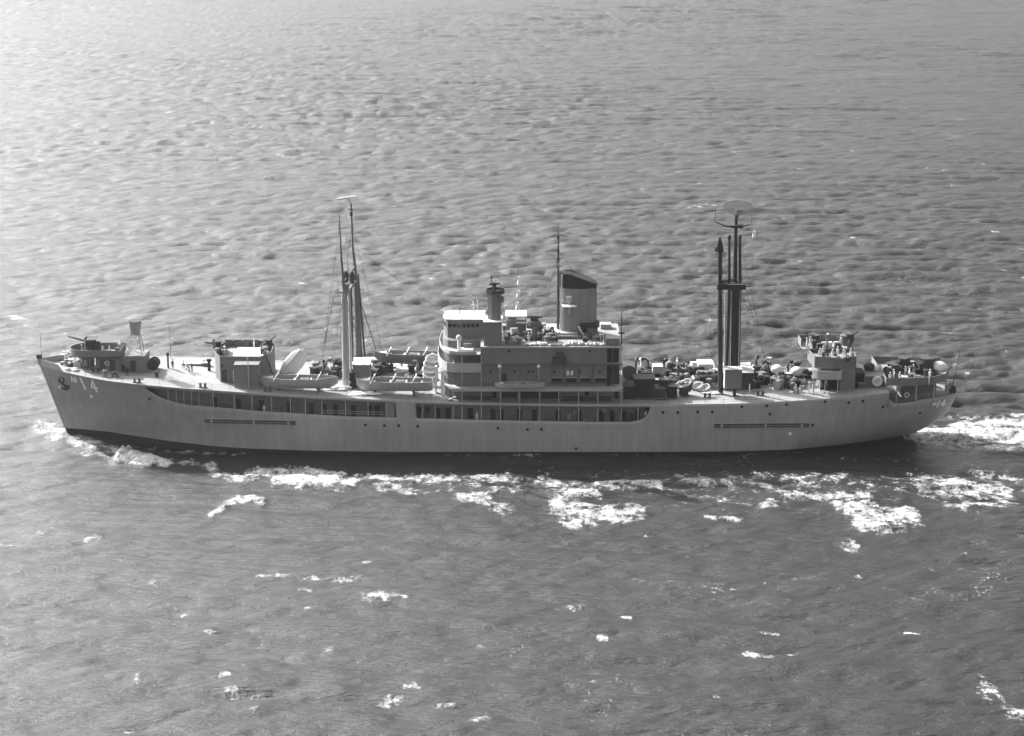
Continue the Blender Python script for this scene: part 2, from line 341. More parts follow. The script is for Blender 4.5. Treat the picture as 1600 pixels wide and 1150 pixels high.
def mth(op, a, b=None, c=None):
    t = N_('ShaderNodeMath'); t.operation = op
    for i, v in enumerate((a, b, c)):
        if v is None: continue
        if isinstance(v, (int, float)): t.inputs[i].default_value = v
        else: Lk(v, t.inputs[i])
    return t.outputs[0]
rip1 = noise(0.5, 7, 0.66, 0.26, 1.5, 0.06); rip2 = noise(1.3, 5, 0.65, 0.4, 1.3, -0.15); rip3 = noise(3.6, 3, 0.6, 0.7, 1.2, 0.3)
hsum = mth('ADD', mth('ADD', mth('MULTIPLY', rip1, 0.55), mth('MULTIPLY', rip2, 0.5)), mth('MULTIPLY', rip3, 0.12))
sk_ = N_('ShaderNodeAttribute'); sk_.attribute_name = 'slick'
bp = N_('ShaderNodeBump'); Lk(mth('SUBTRACT', 0.85, mth('MULTIPLY', sk_.outputs['Fac'], 0.4)), bp.inputs['Strength']); bp.inputs['Distance'].default_value = 1.0; Lk(hsum, bp.inputs['Height'])
wat = N_('ShaderNodeBsdfPrincipled'); wat.inputs['Base Color'].default_value = (0.012,0.012,0.012,1);  wat.inputs['IOR'].default_value = 1.34
Lk(bp.outputs[0], wat.inputs['Normal']); Lk(mth('SUBTRACT', 0.38, mth('MULTIPLY', sk_.outputs['Fac'], 0.27)), wat.inputs['Roughness'])
fm = N_('ShaderNodeBsdfPrincipled'); fm.inputs['Roughness'].default_value = 0.9
fn = noise(0.5, 9, 0.72, 0.9, 0.75, 0.5); fn2 = noise(2.4, 6, 0.7, 1, .7)
fc = N_('ShaderNodeMapRange'); fc.inputs[1].default_value = 0.35; fc.inputs[2].default_value = 0.6; fc.inputs[3].default_value = 0.2; fc.inputs[4].default_value = 0.72; Lk(mth('ADD', mth('MULTIPLY', fn, .5), mth('MULTIPLY', fn2, .5)), fc.inputs[0]); fcc = N_('ShaderNodeCombineColor')
for i_ in range(3): Lk(fc.outputs[0], fcc.inputs[i_])
Lk(fcc.outputs[0], fm.inputs['Base Color'])
bpf = N_('ShaderNodeBump'); bpf.inputs['Strength'].default_value = 0.7; bpf.inputs['Distance'].default_value = 0.6; Lk(mth('ADD', fn, mth('MULTIPLY', fn2, 0.4)), bpf.inputs['Height']); Lk(bpf.outputs[0], fm.inputs['Normal'])
# ragged edge: attribute pushed through two sizes of noise
nn = mth('ADD', mth('MULTIPLY', mth('SUBTRACT', fn, 0.5), 3.6), mth('MULTIPLY', mth('SUBTRACT', fn2, 0.5), 1.5))
fac = mth('MULTIPLY', mth('SUBTRACT', mth('ADD', att.outputs['Fac'], nn), 0.6), 1.15)
cl = N_('ShaderNodeClamp'); Lk(fac, cl.inputs[0])
gate = N_('ShaderNodeMapRange'); gate.inputs[1].default_value = 0.12; gate.inputs[2].default_value = 0.45; Lk(att.outputs['Fac'], gate.inputs[0])
# thin veins of spent foam, in patches
vn = mth('ABSOLUTE', mth('SUBTRACT', noise(0.11, 5, 0.55, 0.8, 1.0, 0.9), 0.5)); vl = N_('ShaderNodeMapRange'); vl.inputs[1].default_value = 0.0; vl.inputs[2].default_value = 0.014; vl.inputs[3].default_value = 1.0; vl.inputs[4].default_value = 0.0; Lk(vn, vl.inputs[0])
vm = N_('ShaderNodeMapRange'); vm.inputs[1].default_value = 0.53; vm.inputs[2].default_value = 0.68; Lk(noise(0.035, 3, 0.6), vm.inputs[0])
vf = N_('ShaderNodeMapRange'); vf.inputs[1].default_value = 0.5; vf.inputs[2].default_value = 0.64; Lk(fn2, vf.inputs[0])
veins = mth('MULTIPLY', mth('MULTIPLY', vl.outputs[0], vm.outputs[0]), mth('MULTIPLY', vf.outputs[0], 0.75))
mx = N_('ShaderNodeMixShader'); Lk(mth('MAXIMUM', mth('MULTIPLY', cl.outputs[0], gate.outputs[0]), veins), mx.inputs[0]); Lk(wat.outputs[0], mx.inputs[1]); Lk(fm.outputs[0], mx.inputs[2]); Lk(mx.outputs[0], out.inputs[0])
me.materials.append(m)
del XX, YY, XB, YB, Hh, DX, DY, Rr, fade, patch, foam, V, Q, idx

# ------------------------------------------------------------------ the ship's lines
ship = thing('naval_ship', 'long grey naval support ship with 14 on its bow under way across the sea', 'ship')
def XS(z): return np.interp(z, [-4,0,14.2], [-78.6,-78.2,-82.9])           # stem
def XE(z): return np.interp(z, [-4,-1,0,1.5,3,5,7,9,14], [58,66,70,72.8,75.2,77.0,77.9,78.5,78.6])
_sd = np.array([66,76,88,112,144,185,227,300,400,500,1000,1150,1265,1330,1388,1430,1460,1480,1490,1495.]); _sd = (_sd-66)/1429
_hd = np.array([.15,1.2,2.4,4.7,6.8,8.6,9.6,10.6,11.05,11.15,11.15,10.95,10.3,9.5,8.2,6.8,5.2,3.6,2.2,0])
_sw = np.array([107,140,175,225,275,340,400,500,600,1000,1130,1220,1303,1360,1400,1424.]); _sw = (_sw-107)/1317
_hw = np.array([.1,.75,1.7,4.2,6.6,8.7,9.9,10.9,11.12,11.12,10.8,9.7,6.6,3.6,1.5,0])
def HB(x, z, zd):
    a, b = XS(z), XE(z); s = np.clip((x-a)/(b-a), 0, 1)
    d = np.interp(s, _sd, _hd); wl = np.interp(s, _sw, _hw)
    t = np.clip(z/zd, 0, 1); q = np.where(s < 0.5, t**1.25, t**0.75)
    r = wl+(d-wl)*q
    return r*(1 if z > -0.5 else 0.97)
_zx = np.array([-83,-80,-74,-65,-58,-50,-40,-25,-11,10,25,40,53,60,66,72,79.])
_zz = np.array([13.2,13.15,12.75,12.15,11.8,11.35,10.75,9.95,9.35,9.0,8.95,9.1,9.7,10.15,10.45,10.6,10.7])
def smoothz(x): return float(np.mean([np.interp(x+d, _zx, _zz) for d in (-4,-2,0,2,4)]))
ZD = smoothz
def hullx(px, py, off=0.0):
    """pixel on the near side of the hull -> X, Y, Z on the plating"""
    Y = -10.0
    for _ in range(12):
        z = Zat(py, Y); x = Xat(px, Y, z); Y = 0.5*Y-0.5*float(HB(x, z, ZD(x)))
    return x, Y-off, z
def on_deck(px, py, dz=0.0):
    z = 10.0
    for _ in range(8):
        y = Yat(py, z); x = Xat(px, y, z); z = ZD(x)+dz
    return x, y, z
# openings: bottom outline and top outline by pixel
lowA = [hullx(*p) for p in ((226,608),(234,614),(248,623),(267,629),(290,633),(321,635.5),(393,641.8),(475,647),(540,650.8),(617,652.5))]
lowB = [hullx(*p) for p in ((648.5,653.5),(720,655.5),(840,658),(930,659.3),(985,659.3),(1000,658),(1008,654),(1013,648),(1016,640))]
XA0, XA1, XB0, XB1 = lowA[0][0], lowA[-1][0], lowB[0][0], lowB[-1][0]
XC0, XC1 = Xat(1388, -8, 9), 78.0
sill_pts = [(p[0], p[2]) for p in lowA+lowB]
def zhi(x): return ZD(x)-0.50
def zlo(x):
    if XA0 <= x <= XA1 or XB0 <= x <= XB1 or XA1 < x < XB0: z = float(np.interp(x, [p[0] for p in sill_pts], [p[1] for p in sill_pts]))
    elif x < XA0: z = zhi(x)-0.08
    elif x >= XC0:
        t = min(1, (x-XC0)/2.0); z = zhi(x)-0.1-((zhi(x)-0.1-8.15)*math.sqrt(max(0, 1-(1-t)**2)))+(0.3 if x > XC0+5.5 else 0)
    else: z = zhi(x)-0.08 if x > XB1+0.3 else zhi(x)-0.08
    return min(z, zhi(x)-0.06)
def is_open(x): return XA0 < x < XA1 or XB0 < x < XB1 or x > XC0
st = sorted(set([round(v,3) for v in list(np.linspace(-83,-60,48))+list(np.linspace(-60,60,130))+list(np.linspace(60,78.6,44))]
    + [XA0,XA1,XB0,XB1,XC0] + [p[0] for p in lowA+lowB] + [XC0+d for d in (.1,.3,.6,1.0,1.6,2.6)]))
st = [s for i, s in enumerate(st) if i == 0 or s-st[i-1] > 0.02]
def boot(x): return float(np.interp(x, [-80,-66,-50,-20,80], [1.5,1.25,0.8,0.55,0.5]))
SLOTS = [-3.0, -0.4]
def column(u):
    """u: station position at deck level; lower rows slide along the stem and stern rake"""
    zd = ZD(u); sd_ = (u-XS(zd))/(XE(zd)-XS(zd)); sd_ = min(1, max(0, sd_)); rows = []
    zl, zh, zb = zlo(u), zhi(u), boot(u)
    zs = SLOTS+[zb]+[zb+(zl-zb)*k/9 for k in range(1,10)]+[zl+(zh-zl)*k/2 for k in (1,2)]+[zd]
    for z in zs:
        # above the knuckle the plating keeps the deck station so the openings stay upright
        a_, b_ = XS(z), XE(z); xx = a_+(b_-a_)*sd_
        y = float(HB(xx, z, zd)); rows.append((xx, y, z))
    return rows
cols = [column(u) for u in st]; nr = len(cols[0])
hb = MB()
for side in (-1, 1):
    base = len(hb.v)
    for c in cols:
        for (x,y,z) in c: hb.v.append((x, side*y, z))
    for i in range(len(cols)-1):
        mid = (st[i]+st[i+1])/2
        for k in range(nr-1):
            if is_open(mid) and (k in (11, 12) or (k == 13 and mid > XC0)): continue
            a_ = base+i*nr+k; q = (a_, a_+nr, a_+nr+1, a_+1)
            hb.f.append(q if side < 0 else q[::-1]); hb.m.append(1 if k < 2 else 0)
hull = part('hull', hb, [HULL, BOOT], ship, smooth=True)
sm = hull.modifiers.new('thick', 'SOLIDIFY'); sm.thickness = 0.10; sm.offset = -1
def hby(x): return cols_y(x)
_uy = np.array([c[-1][1] for c in cols]); _ux = np.array([c[-1][0] for c in cols])
def DY_(x): return float(np.interp(x, _ux, _uy))
# weather deck
db = MB()
dx_ = [x for x in list(np.linspace(-82.6, XC0+0.15, 190))]
for x in dx_:
    y = max(0.05, DY_(x)-0.02); z = ZD(x)
    db.v += [(x,-y,z),(x,-y*0.5,z+0.06),(x,0,z+0.10),(x,y*0.5,z+0.06),(x,y,z),(x,-y,z-0.22),(x,y,z-0.22)]
for i in range(len(dx_)-1):
    p, q = 7*i, 7*i+7
    for k in range(4): db.f.append((p+k, q+k, q+k+1, p+k+1))
    db.f.append((p+5,p+6,q+6,q+5)); db.f.append((p,p+5,q+5,q)); db.f.append((p+4,q+4,q+6,p+6))
db.m = [0]*len(db.f)
part('weather_deck', db, DECK, ship, smooth=True)
# gallery decks, inner bulkheads
def gallery(x0, x1, drop, inset, name, step=2.0):
    n_ = max(2, int((x1-x0)/step)); xs_ = np.linspace(x0, x1, n_)
    for side in (-1, 1):
        g = MB()
        for x in xs_:
            z = zlo(x)-drop
            yo = float(HB(x, z, ZD(x)))-0.16; yi = max(0.0, yo-inset); g.v += [(x,side*yo,z),(x,side*yi,z),(x,side*yo,z-0.2),(x,side*yi,z-0.2)]
        for i in range(n_-1):
            p = 4*i; g.f += [(p,p+4,p+5,p+1),(p+2,p+3,p+7,p+6),(p,p+2,p+6,p+4)]; g.m += [0]*3
        part(name+'_deck', g, DECK, ship)
        b = MB()
        for x in xs_:
            z = (zlo(x)-drop if x1 < 70 else zlo(XC0+4)-drop); yo = DY_(x)-0.12; yi = max(0.3, yo-inset)
            b.v += [(x,side*yi,z),(x,side*yi,ZD(x)-0.2),(x,side*(yi-0.1),z),(x,side*(yi-0.1),ZD(x)-0.2)]
        for i in range(n_-1):
            p = 4*i; b.f += [(p,p+4,p+5,p+1),(p+2,p+3,p+7,p+6)]; b.m += [0]*2
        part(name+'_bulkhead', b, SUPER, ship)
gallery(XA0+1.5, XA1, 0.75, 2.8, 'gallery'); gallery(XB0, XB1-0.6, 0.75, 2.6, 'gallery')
ZF = 7.7
fan = [(x, float(HB(x, ZF, ZD(x)))-0.12) for x in np.linspace(XC0-1.5, 77.3, 22)]
part('fantail_deck', MB().prism([(x,-y) for x,y in fan]+[(x,y) for x,y in fan[::-1]], ZF-0.2, ZF), DECK, ship)
part('fantail_bulkhead', MB().box(XC0-0.1, XC0+0.05, -DY_(XC0)+.15, DY_(XC0)-.15, ZF, ZD(XC0)-.23), SUPER, ship)
# bulkhead doors, lockers and lights inside the galleries (near side)
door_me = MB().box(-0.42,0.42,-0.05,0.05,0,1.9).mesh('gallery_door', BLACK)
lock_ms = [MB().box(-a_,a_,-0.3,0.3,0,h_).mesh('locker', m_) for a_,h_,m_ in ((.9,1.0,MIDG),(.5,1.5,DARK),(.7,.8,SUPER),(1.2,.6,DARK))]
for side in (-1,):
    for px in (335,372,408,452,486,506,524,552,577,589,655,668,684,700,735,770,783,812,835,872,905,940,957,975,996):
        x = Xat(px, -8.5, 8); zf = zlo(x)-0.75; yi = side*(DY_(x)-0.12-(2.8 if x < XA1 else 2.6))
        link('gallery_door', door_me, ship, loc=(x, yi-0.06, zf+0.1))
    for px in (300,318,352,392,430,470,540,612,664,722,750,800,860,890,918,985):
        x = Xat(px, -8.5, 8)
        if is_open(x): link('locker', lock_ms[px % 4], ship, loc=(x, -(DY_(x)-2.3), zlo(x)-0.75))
# stanchions in the openings
for px in (262,275,287,299,311,333,366,394,424,454,477,503,540,575,604,660,680,708,722,752,782,812,843,873,904,934,971,997):
    x = Xat(px, -11, 8.5)
    if not is_open(x): continue
    for s_ in (-1, 1):
        t = MB().tube([(x,s_*(DY_(x)-0.16),zlo(x)-0.3),(x,s_*(DY_(x)-0.16),zhi(x)+0.1)], 0.085 if px > 320 else 0.06, 6)
        part('stanchion', t, LIGHT, ship)
# solid bulwark panels and rail in gallery A's after end
r = MB(); xa, xb = Xat(503,-11,8.5), Xat(600,-11,8.5)
for dz in (0.45, 0.85): r.tube([(xa,-(DY_(xa)-0.16),zlo(xa)+dz),(xb,-(DY_(xb)-0.16),zlo(xb)+dz)], 0.045, 5)
part('gallery_railing', r, LIGHT, ship)
part('hull_side_panel', MB().box(Xat(602,-11,8), XA1, -11.05, -10.95, zlo(XA1)+0.1, zhi(XA1)), SUPER, ship)
# bow bulwark
for s_ in (-1, 1):
    b = MB(); xsb = list(np.linspace(-82.85, -77.6, 12))
    for x in xsb:
        y = max(0.06, DY_(x)); h = 1.0 if x < -78.6 else 1.0*max(0.05, (-77.6-x)/1.0)
        b.v += [(x,s_*y,ZD(x)-0.1),(x,s_*(y+0.05),ZD(x)+h),(x,s_*max(0.01,y-0.08),ZD(x)+h),(x,s_*max(0.01,y-0.08),ZD(x)-0.1)]
    for i in range(len(xsb)-1):
        p = 4*i
        for k in range(4):
            l = (k+1)%4; b.f.append((p+k,p+4+k,p+4+l,p+l)); b.m.append(0)
    part('bow_bulwark', b, HULL, ship)
part('stem_post', MB().tube([(-82.95,0,14.25),(-78.3,0,0.0),(-78.3,0,-2)], 0.13, 8), HULL, ship)
# portholes
ph_me = MB().tube([(0,-0.06,0),(0,0.05,0)], 0.26, 12).mesh('porthole', GLASS)
for p in ((571,664),(600.5,665),(623,665),(652.7,666),(778,669),(824,671),(846,671),(900,701),(1036,644.5),(1059,644.5),(1090,643.5),(1113,643.5),(1159,635.5),(1198,634),(1203,647),(1229,632),
          (1289,627.6),(1326,629),(1348,626.7),(1379.7,635.5),(1437,645),(233.7,623),(1270,664)):
    x,y,z = hullx(*p); link('porthole', ph_me, ship, loc=(x, y, z))
dis = MB().ell((0,0,0), (0.28,0.12,0.28), 10, 6).mesh('discharge_outlet', NUMBER, True)
for p in ((1234.5,678),(143,619)): x,y,z = hullx(*p); link('discharge_outlet', dis, ship, loc=(x,y-0.03,z), label='small white outlet on the hull side')
# hull numbers
def glyph(strokes, org, ux, uy, wid, name):
    """strokes in a unit box drawn on the hull through pixels org + u*ux + v*uy"""
    b = MB()
    for (u0,v0,u1,v1) in strokes:
        k = 6; A_ = Vector((org[0]+u0*ux[0]+v0*uy[0], org[1]+u0*ux[1]+v0*uy[1])); B_ = Vector((org[0]+u1*ux[0]+v1*uy[0], org[1]+u1*ux[1]+v1*uy[1]))
        T_ = (B_-A_).normalized(); N2 = Vector((-T_.y, T_.x))*wid; A_ = A_-T_*wid*.8; B_ = B_+T_*wid*.8; base = len(b.v)
        for i in range(k+1):
            pc = A_+(B_-A_)*i/k
            for s_ in (-1, 1): b.v.append(hullx(pc.x+N2.x*s_, pc.y+N2.y*s_, 0.05+0.006*(base//14)))
        for i in range(k): p = base+2*i; b.f.append((p,p+2,p+3,p+1)); b.m.append(0)
    o = part(name, b, NUMBER, ship); s = o.modifiers.new('s','SOLIDIFY'); s.thickness = 0.02; return o
G = {'1': [(.5,0,.5,1)], '4': [(.62,0,.62,1),(.62,1,.05,.38),(.05,.34,.95,.34)], 'A': [(0,0,.5,1),(1,0,.5,1),(.2,.35,.8,.35)], 'D': [(.1,0,.1,1),(.1,1,.7,.85),(.7,.85,.9,.5),(.9,.5,.7,.15),(.7,.15,.1,0)]}
glyph(G['A'], (112,596), (4,0.8), (-2.5,-8), .75, 'hull_letter'); glyph(G['D'], (117.5,597), (4,0.8), (-2.5,-8), .75, 'hull_letter')
glyph(G['1'], (129,607), (9,1.6), (-8,-17), 1.35, 'hull_number'); glyph(G['4'], (145,611), (10,1.6), (-7,-17.5), 1.35, 'hull_number')
glyph(G['A'], (1457,633.5), (2.5,-.4), (1.2,-4.5), .55, 'hull_letter'); glyph(G['D'], (1460.5,633), (2.5,-.4), (1.2,-4.5), .55, 'hull_letter')
glyph(G['1'], (1461.5,636.5), (5,-1), (4,-9.5), .95, 'hull_number'); glyph(G['4'], (1468.5,635.5), (8,-1.2), (3.2,-9.5), .95, 'hull_number')
# boat booms folded along the side over black strips that paint the recess shade
for (p0, p1) in (((320,657.5),(462,660.5)), ((1116,665),(1264,664))):
    q = [hullx(p0[0]+(p1[0]-p0[0])*t, p0[1]+(p1[1]-p0[1])*t, 0.28) for t in np.linspace(0,1,14)]
    part('boat_boom', MB().tube(q, [0.10]+[0.17]*12+[0.10], 8), MIDG, ship)
    bk = MB(); 
    for i in range(13):
        a1, a2 = q[i], q[i+1]; base = len(bk.v)
        for (a_, dz) in ((a1,-.32),(a2,-.32),(a2,.25),(a1,.25)): bk.v.append((a_[0], a_[1]+0.2, a_[2]+dz))
        bk.f.append((base,base+1,base+2,base+3)); bk.m.append(0)
    o = part('boom_shade_strip', bk, BLACK, ship); s = o.modifiers.new('s','SOLIDIFY'); s.thickness = 0.06
    for t in (1, 7, 12): part('boom_bracket', MB().box(q[t][0]-.15,q[t][0]+.15,q[t][1]-.2,q[t][1]+.3,q[t][2]-.3,q[t][2]+.25), LIGHT, ship)
    part('boom_shadow_ledge', MB().tube([(a_[0],a_[1]+0.16,a_[2]+0.42) for a_ in q], 0.10, 5), HULL, ship)

# deck-edge railings
def railing(pts, h=1.05, mat_=LIGHT, rails=(0.4,0.72,1.05), step=2.2, name='railing', r=0.022):
    b = MB(); 
    for k in rails: b.tube([(x,y,z+k*h/1.05) for x,y,z in pts], r, 4)
    for (p, q) in zip(pts[:-1], pts[1:]):
        L = math.dist(p, q); k = max(1, int(L/step))
        for i in range(k):
            t = i/k; x,y,z = [p[j]+(q[j]-p[j])*t for j in range(3)]; b.tube([(x,y,z),(x,y,z+h)], r*1.2, 4)
    return part(name, b, mat_, ship)
for s_ in (-1, 1):
    for (a_, c_) in ((-76.5,-60),(-60,-45),(-45,-28),(-28,-14),(21,36),(36,52),(53,67)):
        xx = np.linspace(a_, c_, 6); railing([(x, s_*(DY_(x)-0.15), ZD(x)) for x in xx])

# ------------------------------------------------------------------ superstructure
def rnd_front(x0, x1, yh, nose, n=9, yh2=None):
    """plan with a bowed front (towards the bow) of depth nose; counter-clockwise"""
    y2 = yh2 or yh
    P = [(x1,-y2),(x1,y2)]
    for i in range(n+1):
        t = math.pi/2-math.pi*i/n; P.append((x0+nose-nose*math.cos(t)**0.8 if abs(math.cos(t)) > 1e-6 else x0+nose, yh*math.sin(t)))
    return P
def dz(px, Y, Z): return Xat(px, Y, Z)
Z1, Z2, Z3 = 11.7, 15.85, 18.75
xf = Xat(688, 0, 14); xaft = Xat(971, -9.7, 14)
def P(px, Y=-9.7, Z=14): return Xat(px, Y, Z)
# level 1: house on the weather deck, walkway slab over it
part('deckhouse', MB().prism(rnd_front(xf, P(968), 8.6, 3.2), lambda x,y: ZD(x)-0.1, Z1-0.15), SUPER, ship, smooth=True)
part('walkway_deck', MB().prism([(P(704),-11.05),(P(972),-11.05),(P(972),11.05),(P(704),11.05),(P(697),8.9),(xf-0.3,3.5),(xf-0.3,-3.5),(P(697),-8.9)], Z1-0.15, Z1+0.06), LIGHT, ship)
part('walkway_edge', MB().box(P(705), P(971.5), -11.16, -11.06, Z1-0.42, Z1+0.10), LIGHT, ship)
for px in (708,722,752,782,812,843,873,904,934,971):
    x = P(px, -11, 10)
    for s_ in (-1,1): part('stanchion', MB().tube([(x,s_*10.95,ZD(x)),(x,s_*10.95,Z1-0.14)], 0.08, 6), LIGHT, ship)
# black slabs for level 1 recesses and doors, shade painted as colour
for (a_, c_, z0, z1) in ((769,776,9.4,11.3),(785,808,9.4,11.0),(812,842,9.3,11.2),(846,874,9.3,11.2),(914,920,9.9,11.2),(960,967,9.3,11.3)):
    part('opening_shade_slab', MB().box(P(a_,-8.6,10), P(c_,-8.6,10), -8.68, -8.55, z0, z1), BLACK, ship)
for (a_, c_) in ((722,768),(878,910),(905,955)):
    part('bench_locker', MB().box(P(a_,-9,9.5), P(c_,-9,9.5), -9.5, -8.9, ZD(0)+0.02, ZD(0)+0.6), DARK, ship)
# level 2
part('deckhouse', MB().prism(rnd_front(xf, P(713), 8.2, 2.6), Z1+0.06, 14.35), SUPER, ship, smooth=True)
h2 = part('deckhouse', MB().box(P(713), P(948), -9.55, 9.55, Z1+0.06, Z2-0.08), SUPER, ship)
part('passage_shade_block', MB().box(P(948)+.01, P(953), -9.4, 9.4, Z1+0.06, Z2-0.08), BLACK, ship)  # solid black block paints the shade of the open passage
part('deckhouse', MB().box(P(953)+.02, P(969), -8.2, 8.2, Z1+0.06, Z2-0.08), DARK, ship)
part('upper_walkway_deck', MB().box(P(752), P(972), -10.0, 10.0, Z2-0.08, Z2+0.06), LIGHT, ship)
part('deck_edge_strip', MB().box(P(752), P(972), -10.12, -10.01, Z2-0.22, Z2+0.10), MIDG, ship)
for px in (752,970):
    part('stanchion', MB().tube([(P(px,-10),-9.95,Z1),(P(px,-10),-9.95,Z2-0.1)], 0.09, 6), LIGHT, ship)
door2 = MB().box(-.45,.45,-.05,.05,0,2.0).mesh('door', DARK)
for px in (788,): link('door', door2, h2, loc=(P(px), -9.58, Z1+0.3))
ph2 = MB().tube([(0,-0.05,0),(0,0.05,0)], 0.22, 10).mesh('porthole', GLASS)
for px in (766,804,826,832,866,893,906,937): link('porthole', ph2, h2, loc=(P(px), -9.57, 14.35))
# row of dark louvred vents low on level 2
for (a_, c_) in ((863,878),(884,901),(907,923),(930,947)):
    lv = part('louvre_vent', MB().box(P(a_), P(c_), -9.75, -9.56, 12.6, 13.25), BLACK, ship)
    part('vent_frame', MB().box(P(a_)-.08, P(c_)+.08, -9.72, -9.56, 13.26, 13.36), LIGHT, lv)
part('pipe_run', MB().box(P(858), P(948), -9.66, -9.56, 12.3, 12.45), DARK, ship)
for px in (840,862,881,904,926): part('wall_pipe', MB().tube([(P(px),-9.64,11.8),(P(px),-9.64,15.7)], 0.07, 5), MIDG, ship)
# level 3
h3 = part('deckhouse', MB().box(P(752), P(948), -9.8, 6.4, Z2+0.06, Z3-0.12), SUPER, ship)
part('passage_shade_block', MB().box(P(948)+.01, P(967), -9.3, 6.3, Z2+0.06, Z3-0.12), BLACK, ship)  # black block again, shade of the upper opening put into colour
part('stanchion', MB().tube([(P(969.5),-9.9,Z2),(P(969.5),-9.9,Z3)], 0.10, 6), LIGHT, ship)
part('stanchion', MB().tube([(P(957),-9.9,Z1),(P(957),-9.9,Z3)], 0.06, 6), MIDG, ship)
part('roof_deck', MB().box(P(751), P(972), -9.95, 6.6, Z3-0.12, Z3+0.06), DECK, ship)
part('deck_edge_strip', MB().box(P(751), P(972.3), -10.08, -9.96, Z3-0.16, Z3+0.12), LIGHT, ship)
part('side_locker', MB().box(P(863), P(885), -10.4, -9.81, Z2+0.06, Z2+1.2), DARK, ship)
part('side_locker', MB().box(P(869), P(880), -10.3, -9.81, Z2+1.2, Z2+2.0), DARK, ship)
for px in (795,921): link('porthole', ph2, h3, loc=(P(px), -9.83, 18.0))
part('weld_seam', MB().box(P(864)-.03, P(864)+.03, -9.83, -9.81, Z2+.1, Z3-.2), MIDG, ship)
# bridge front stack: wing decks and bulwarks
def front_block(z0, z1, yh, x0px, x1px, nose, m_=SUPER, nm='deckhouse', cap=True):
    return part(nm, MB().prism(rnd_front(Xat(x0px,0,z0), P(x1px), yh, nose), z0, z1), m_, ship, smooth=True)
part('bridge_wing_deck', MB().prism(rnd_front(xf-0.4, P(752)-.01, 10.2, 3.2), 14.35, 14.5), LIGHT, ship)
bw_poly = rnd_front(xf-0.4, P(752)-.02, 10.2, 3.2)[::-1]
def front_wall(z0, z1, yh, x0, x1, nose, m_, nm='bridge_bulwark', t=0.09):
    po = rnd_front(x0, x1, yh, nose)        # aft-stbd-side..., open at the back
    line = po[1:]+[po[0]]
    return part(nm, MB().wall(line, z0, z1, t, closed=False), m_, ship, smooth=False)
front_wall(14.5, 15.95, 10.2, xf-0.4, P(752)-.02, 3.2, LIGHT)
front_block(14.5, 17.3, 7.6, 694, 752, 3.0, MIDG)
for px in (722,752): part('stanchion', MB().tube([(P(px),-10.05,Z1),(P(px),-10.05,17.3)], 0.07, 6), LIGHT, ship)
part('bridge_wing_deck', MB().prism(rnd_front(xf-0.1, P(751)-.01, 9.9, 3.4), 17.3, 17.46), DECK, ship)
front_wall(17.46, 17.95, 9.9, xf-0.1, P(745), 3.4, LIGHT)
front_block(17.46, 18.7, 5.2, 692, 757, 1.8, SUPER)
# pilot house
px0 = Xat(694, 0, 21)
ph = part('pilothouse', MB().prism(rnd_front(px0, P(757,-3,21), 3.3, 1.2), Z3-.1, 21.85), SUPER, ship, smooth=True)
part('pilothouse_roof', MB().prism(rnd_front(px0-.2, P(758,-3,21), 3.5, 1.3), 21.85, 22.0), LIGHT, ship)
railing([(px0+1.1,-3.4,22.0),(px0+.0,-1.2,22.0),(px0+.0,1.2,22.0),(px0+1.1,3.4,22.0),(P(757,3,22),3.4,22.0)], 1.0)
win = MB().box(-.28,.28,-.05,.05,-.3,.3).mesh('window', GLASS)
for px in (703,710,717,725,732,739,746): link('window', win, ph, loc=(Xat(px,-3.3,20.9), -3.33, 20.9))
for yy in (-2.2,-1.1,0,1.1,2.2):
    t = abs(yy)/3.3; link('window', win, ph, loc=(px0+1.2-1.2*math.cos(math.asin(t))**0.8-.03, yy, 20.9), rot=(0,0,math.pi/2))
railing([(xf+3.3,-9.8,17.95),(P(745),-9.8,17.95)], 0.6, rails=(0.5,1.05))
# white platform fittings on the near bridge wing
wp = part('wing_platform', MB().box(P(715),P(739),-8.6,-6.9,17.5,17.9), WHITE, ship)
part('signal_lamp', MB().tube([(P(717),-7.9,17.9),(P(717),-7.9,19.6)],0.28,8).ell((P(717),-7.9,19.9),(.5,.45,.5),10,6), WHITE, ship, smooth=True)
part('chart_locker', MB().box(P(724),P(737),-7.0,-6.6,17.9,18.6), SUPER, ship)
# tower block at the near side aft of the pilothouse
tb = part('tower_base', MB().box(P(756,-9,21),P(784,-9,21),-9.4,-5.2,Z3+.06,22.9), SUPER, ship)
part('tower_ledge', MB().box(P(756,-9,21)-.1,P(784,-9,21)+.1,-9.5,-5.1,22.9,23.05), WHITE, ship)
cx, cy = P(772.5,-7.3,25), -7.3
part('tower_column', MB().prism([(cx+1.15*math.cos(t)*1.05, cy+1.15*math.sin(t)) for t in [rad(22.5+45*i) for i in range(8)]], 23.05, 27.6), SUPER, ship)
tp = part('tower_platform', MB().prism([(cx+.2+1.65*math.cos(t), cy+1.65*math.sin(t)) for t in [rad(22.5+45*i) for i in range(8)]], 27.6, 27.8), DARK, ship)
part('tower_parapet', MB().wall([(cx+.2+1.65*math.cos(t), cy+1.65*math.sin(t)) for t in [rad(22.5+45*i) for i in range(8)]], 27.8, 28.25, .08), DARK, ship)
part('rangefinder', MB().tube([(cx,cy,27.8),(cx,cy,28.9)],.3,8).tube([(cx-.9,cy-.3,29.1),(cx+.9,cy+.3,29.1)],.16,8).box(cx-.35,cx+.35,cy-.35,cy+.35,28.7,29.4), DARK, ship)
part('voice_tube', MB().tube([(cx-.5,cy,29.2),(cx-.5,cy,30.3)],.09,6).ell((cx-.5,cy,30.3),(.25,.2,.2),8,5), DARK, ship)
part('tower_lamp', MB().box(cx+.9,cx+1.6,cy-1.5,cy-.9,26.3,27.3), MIDG, ship)
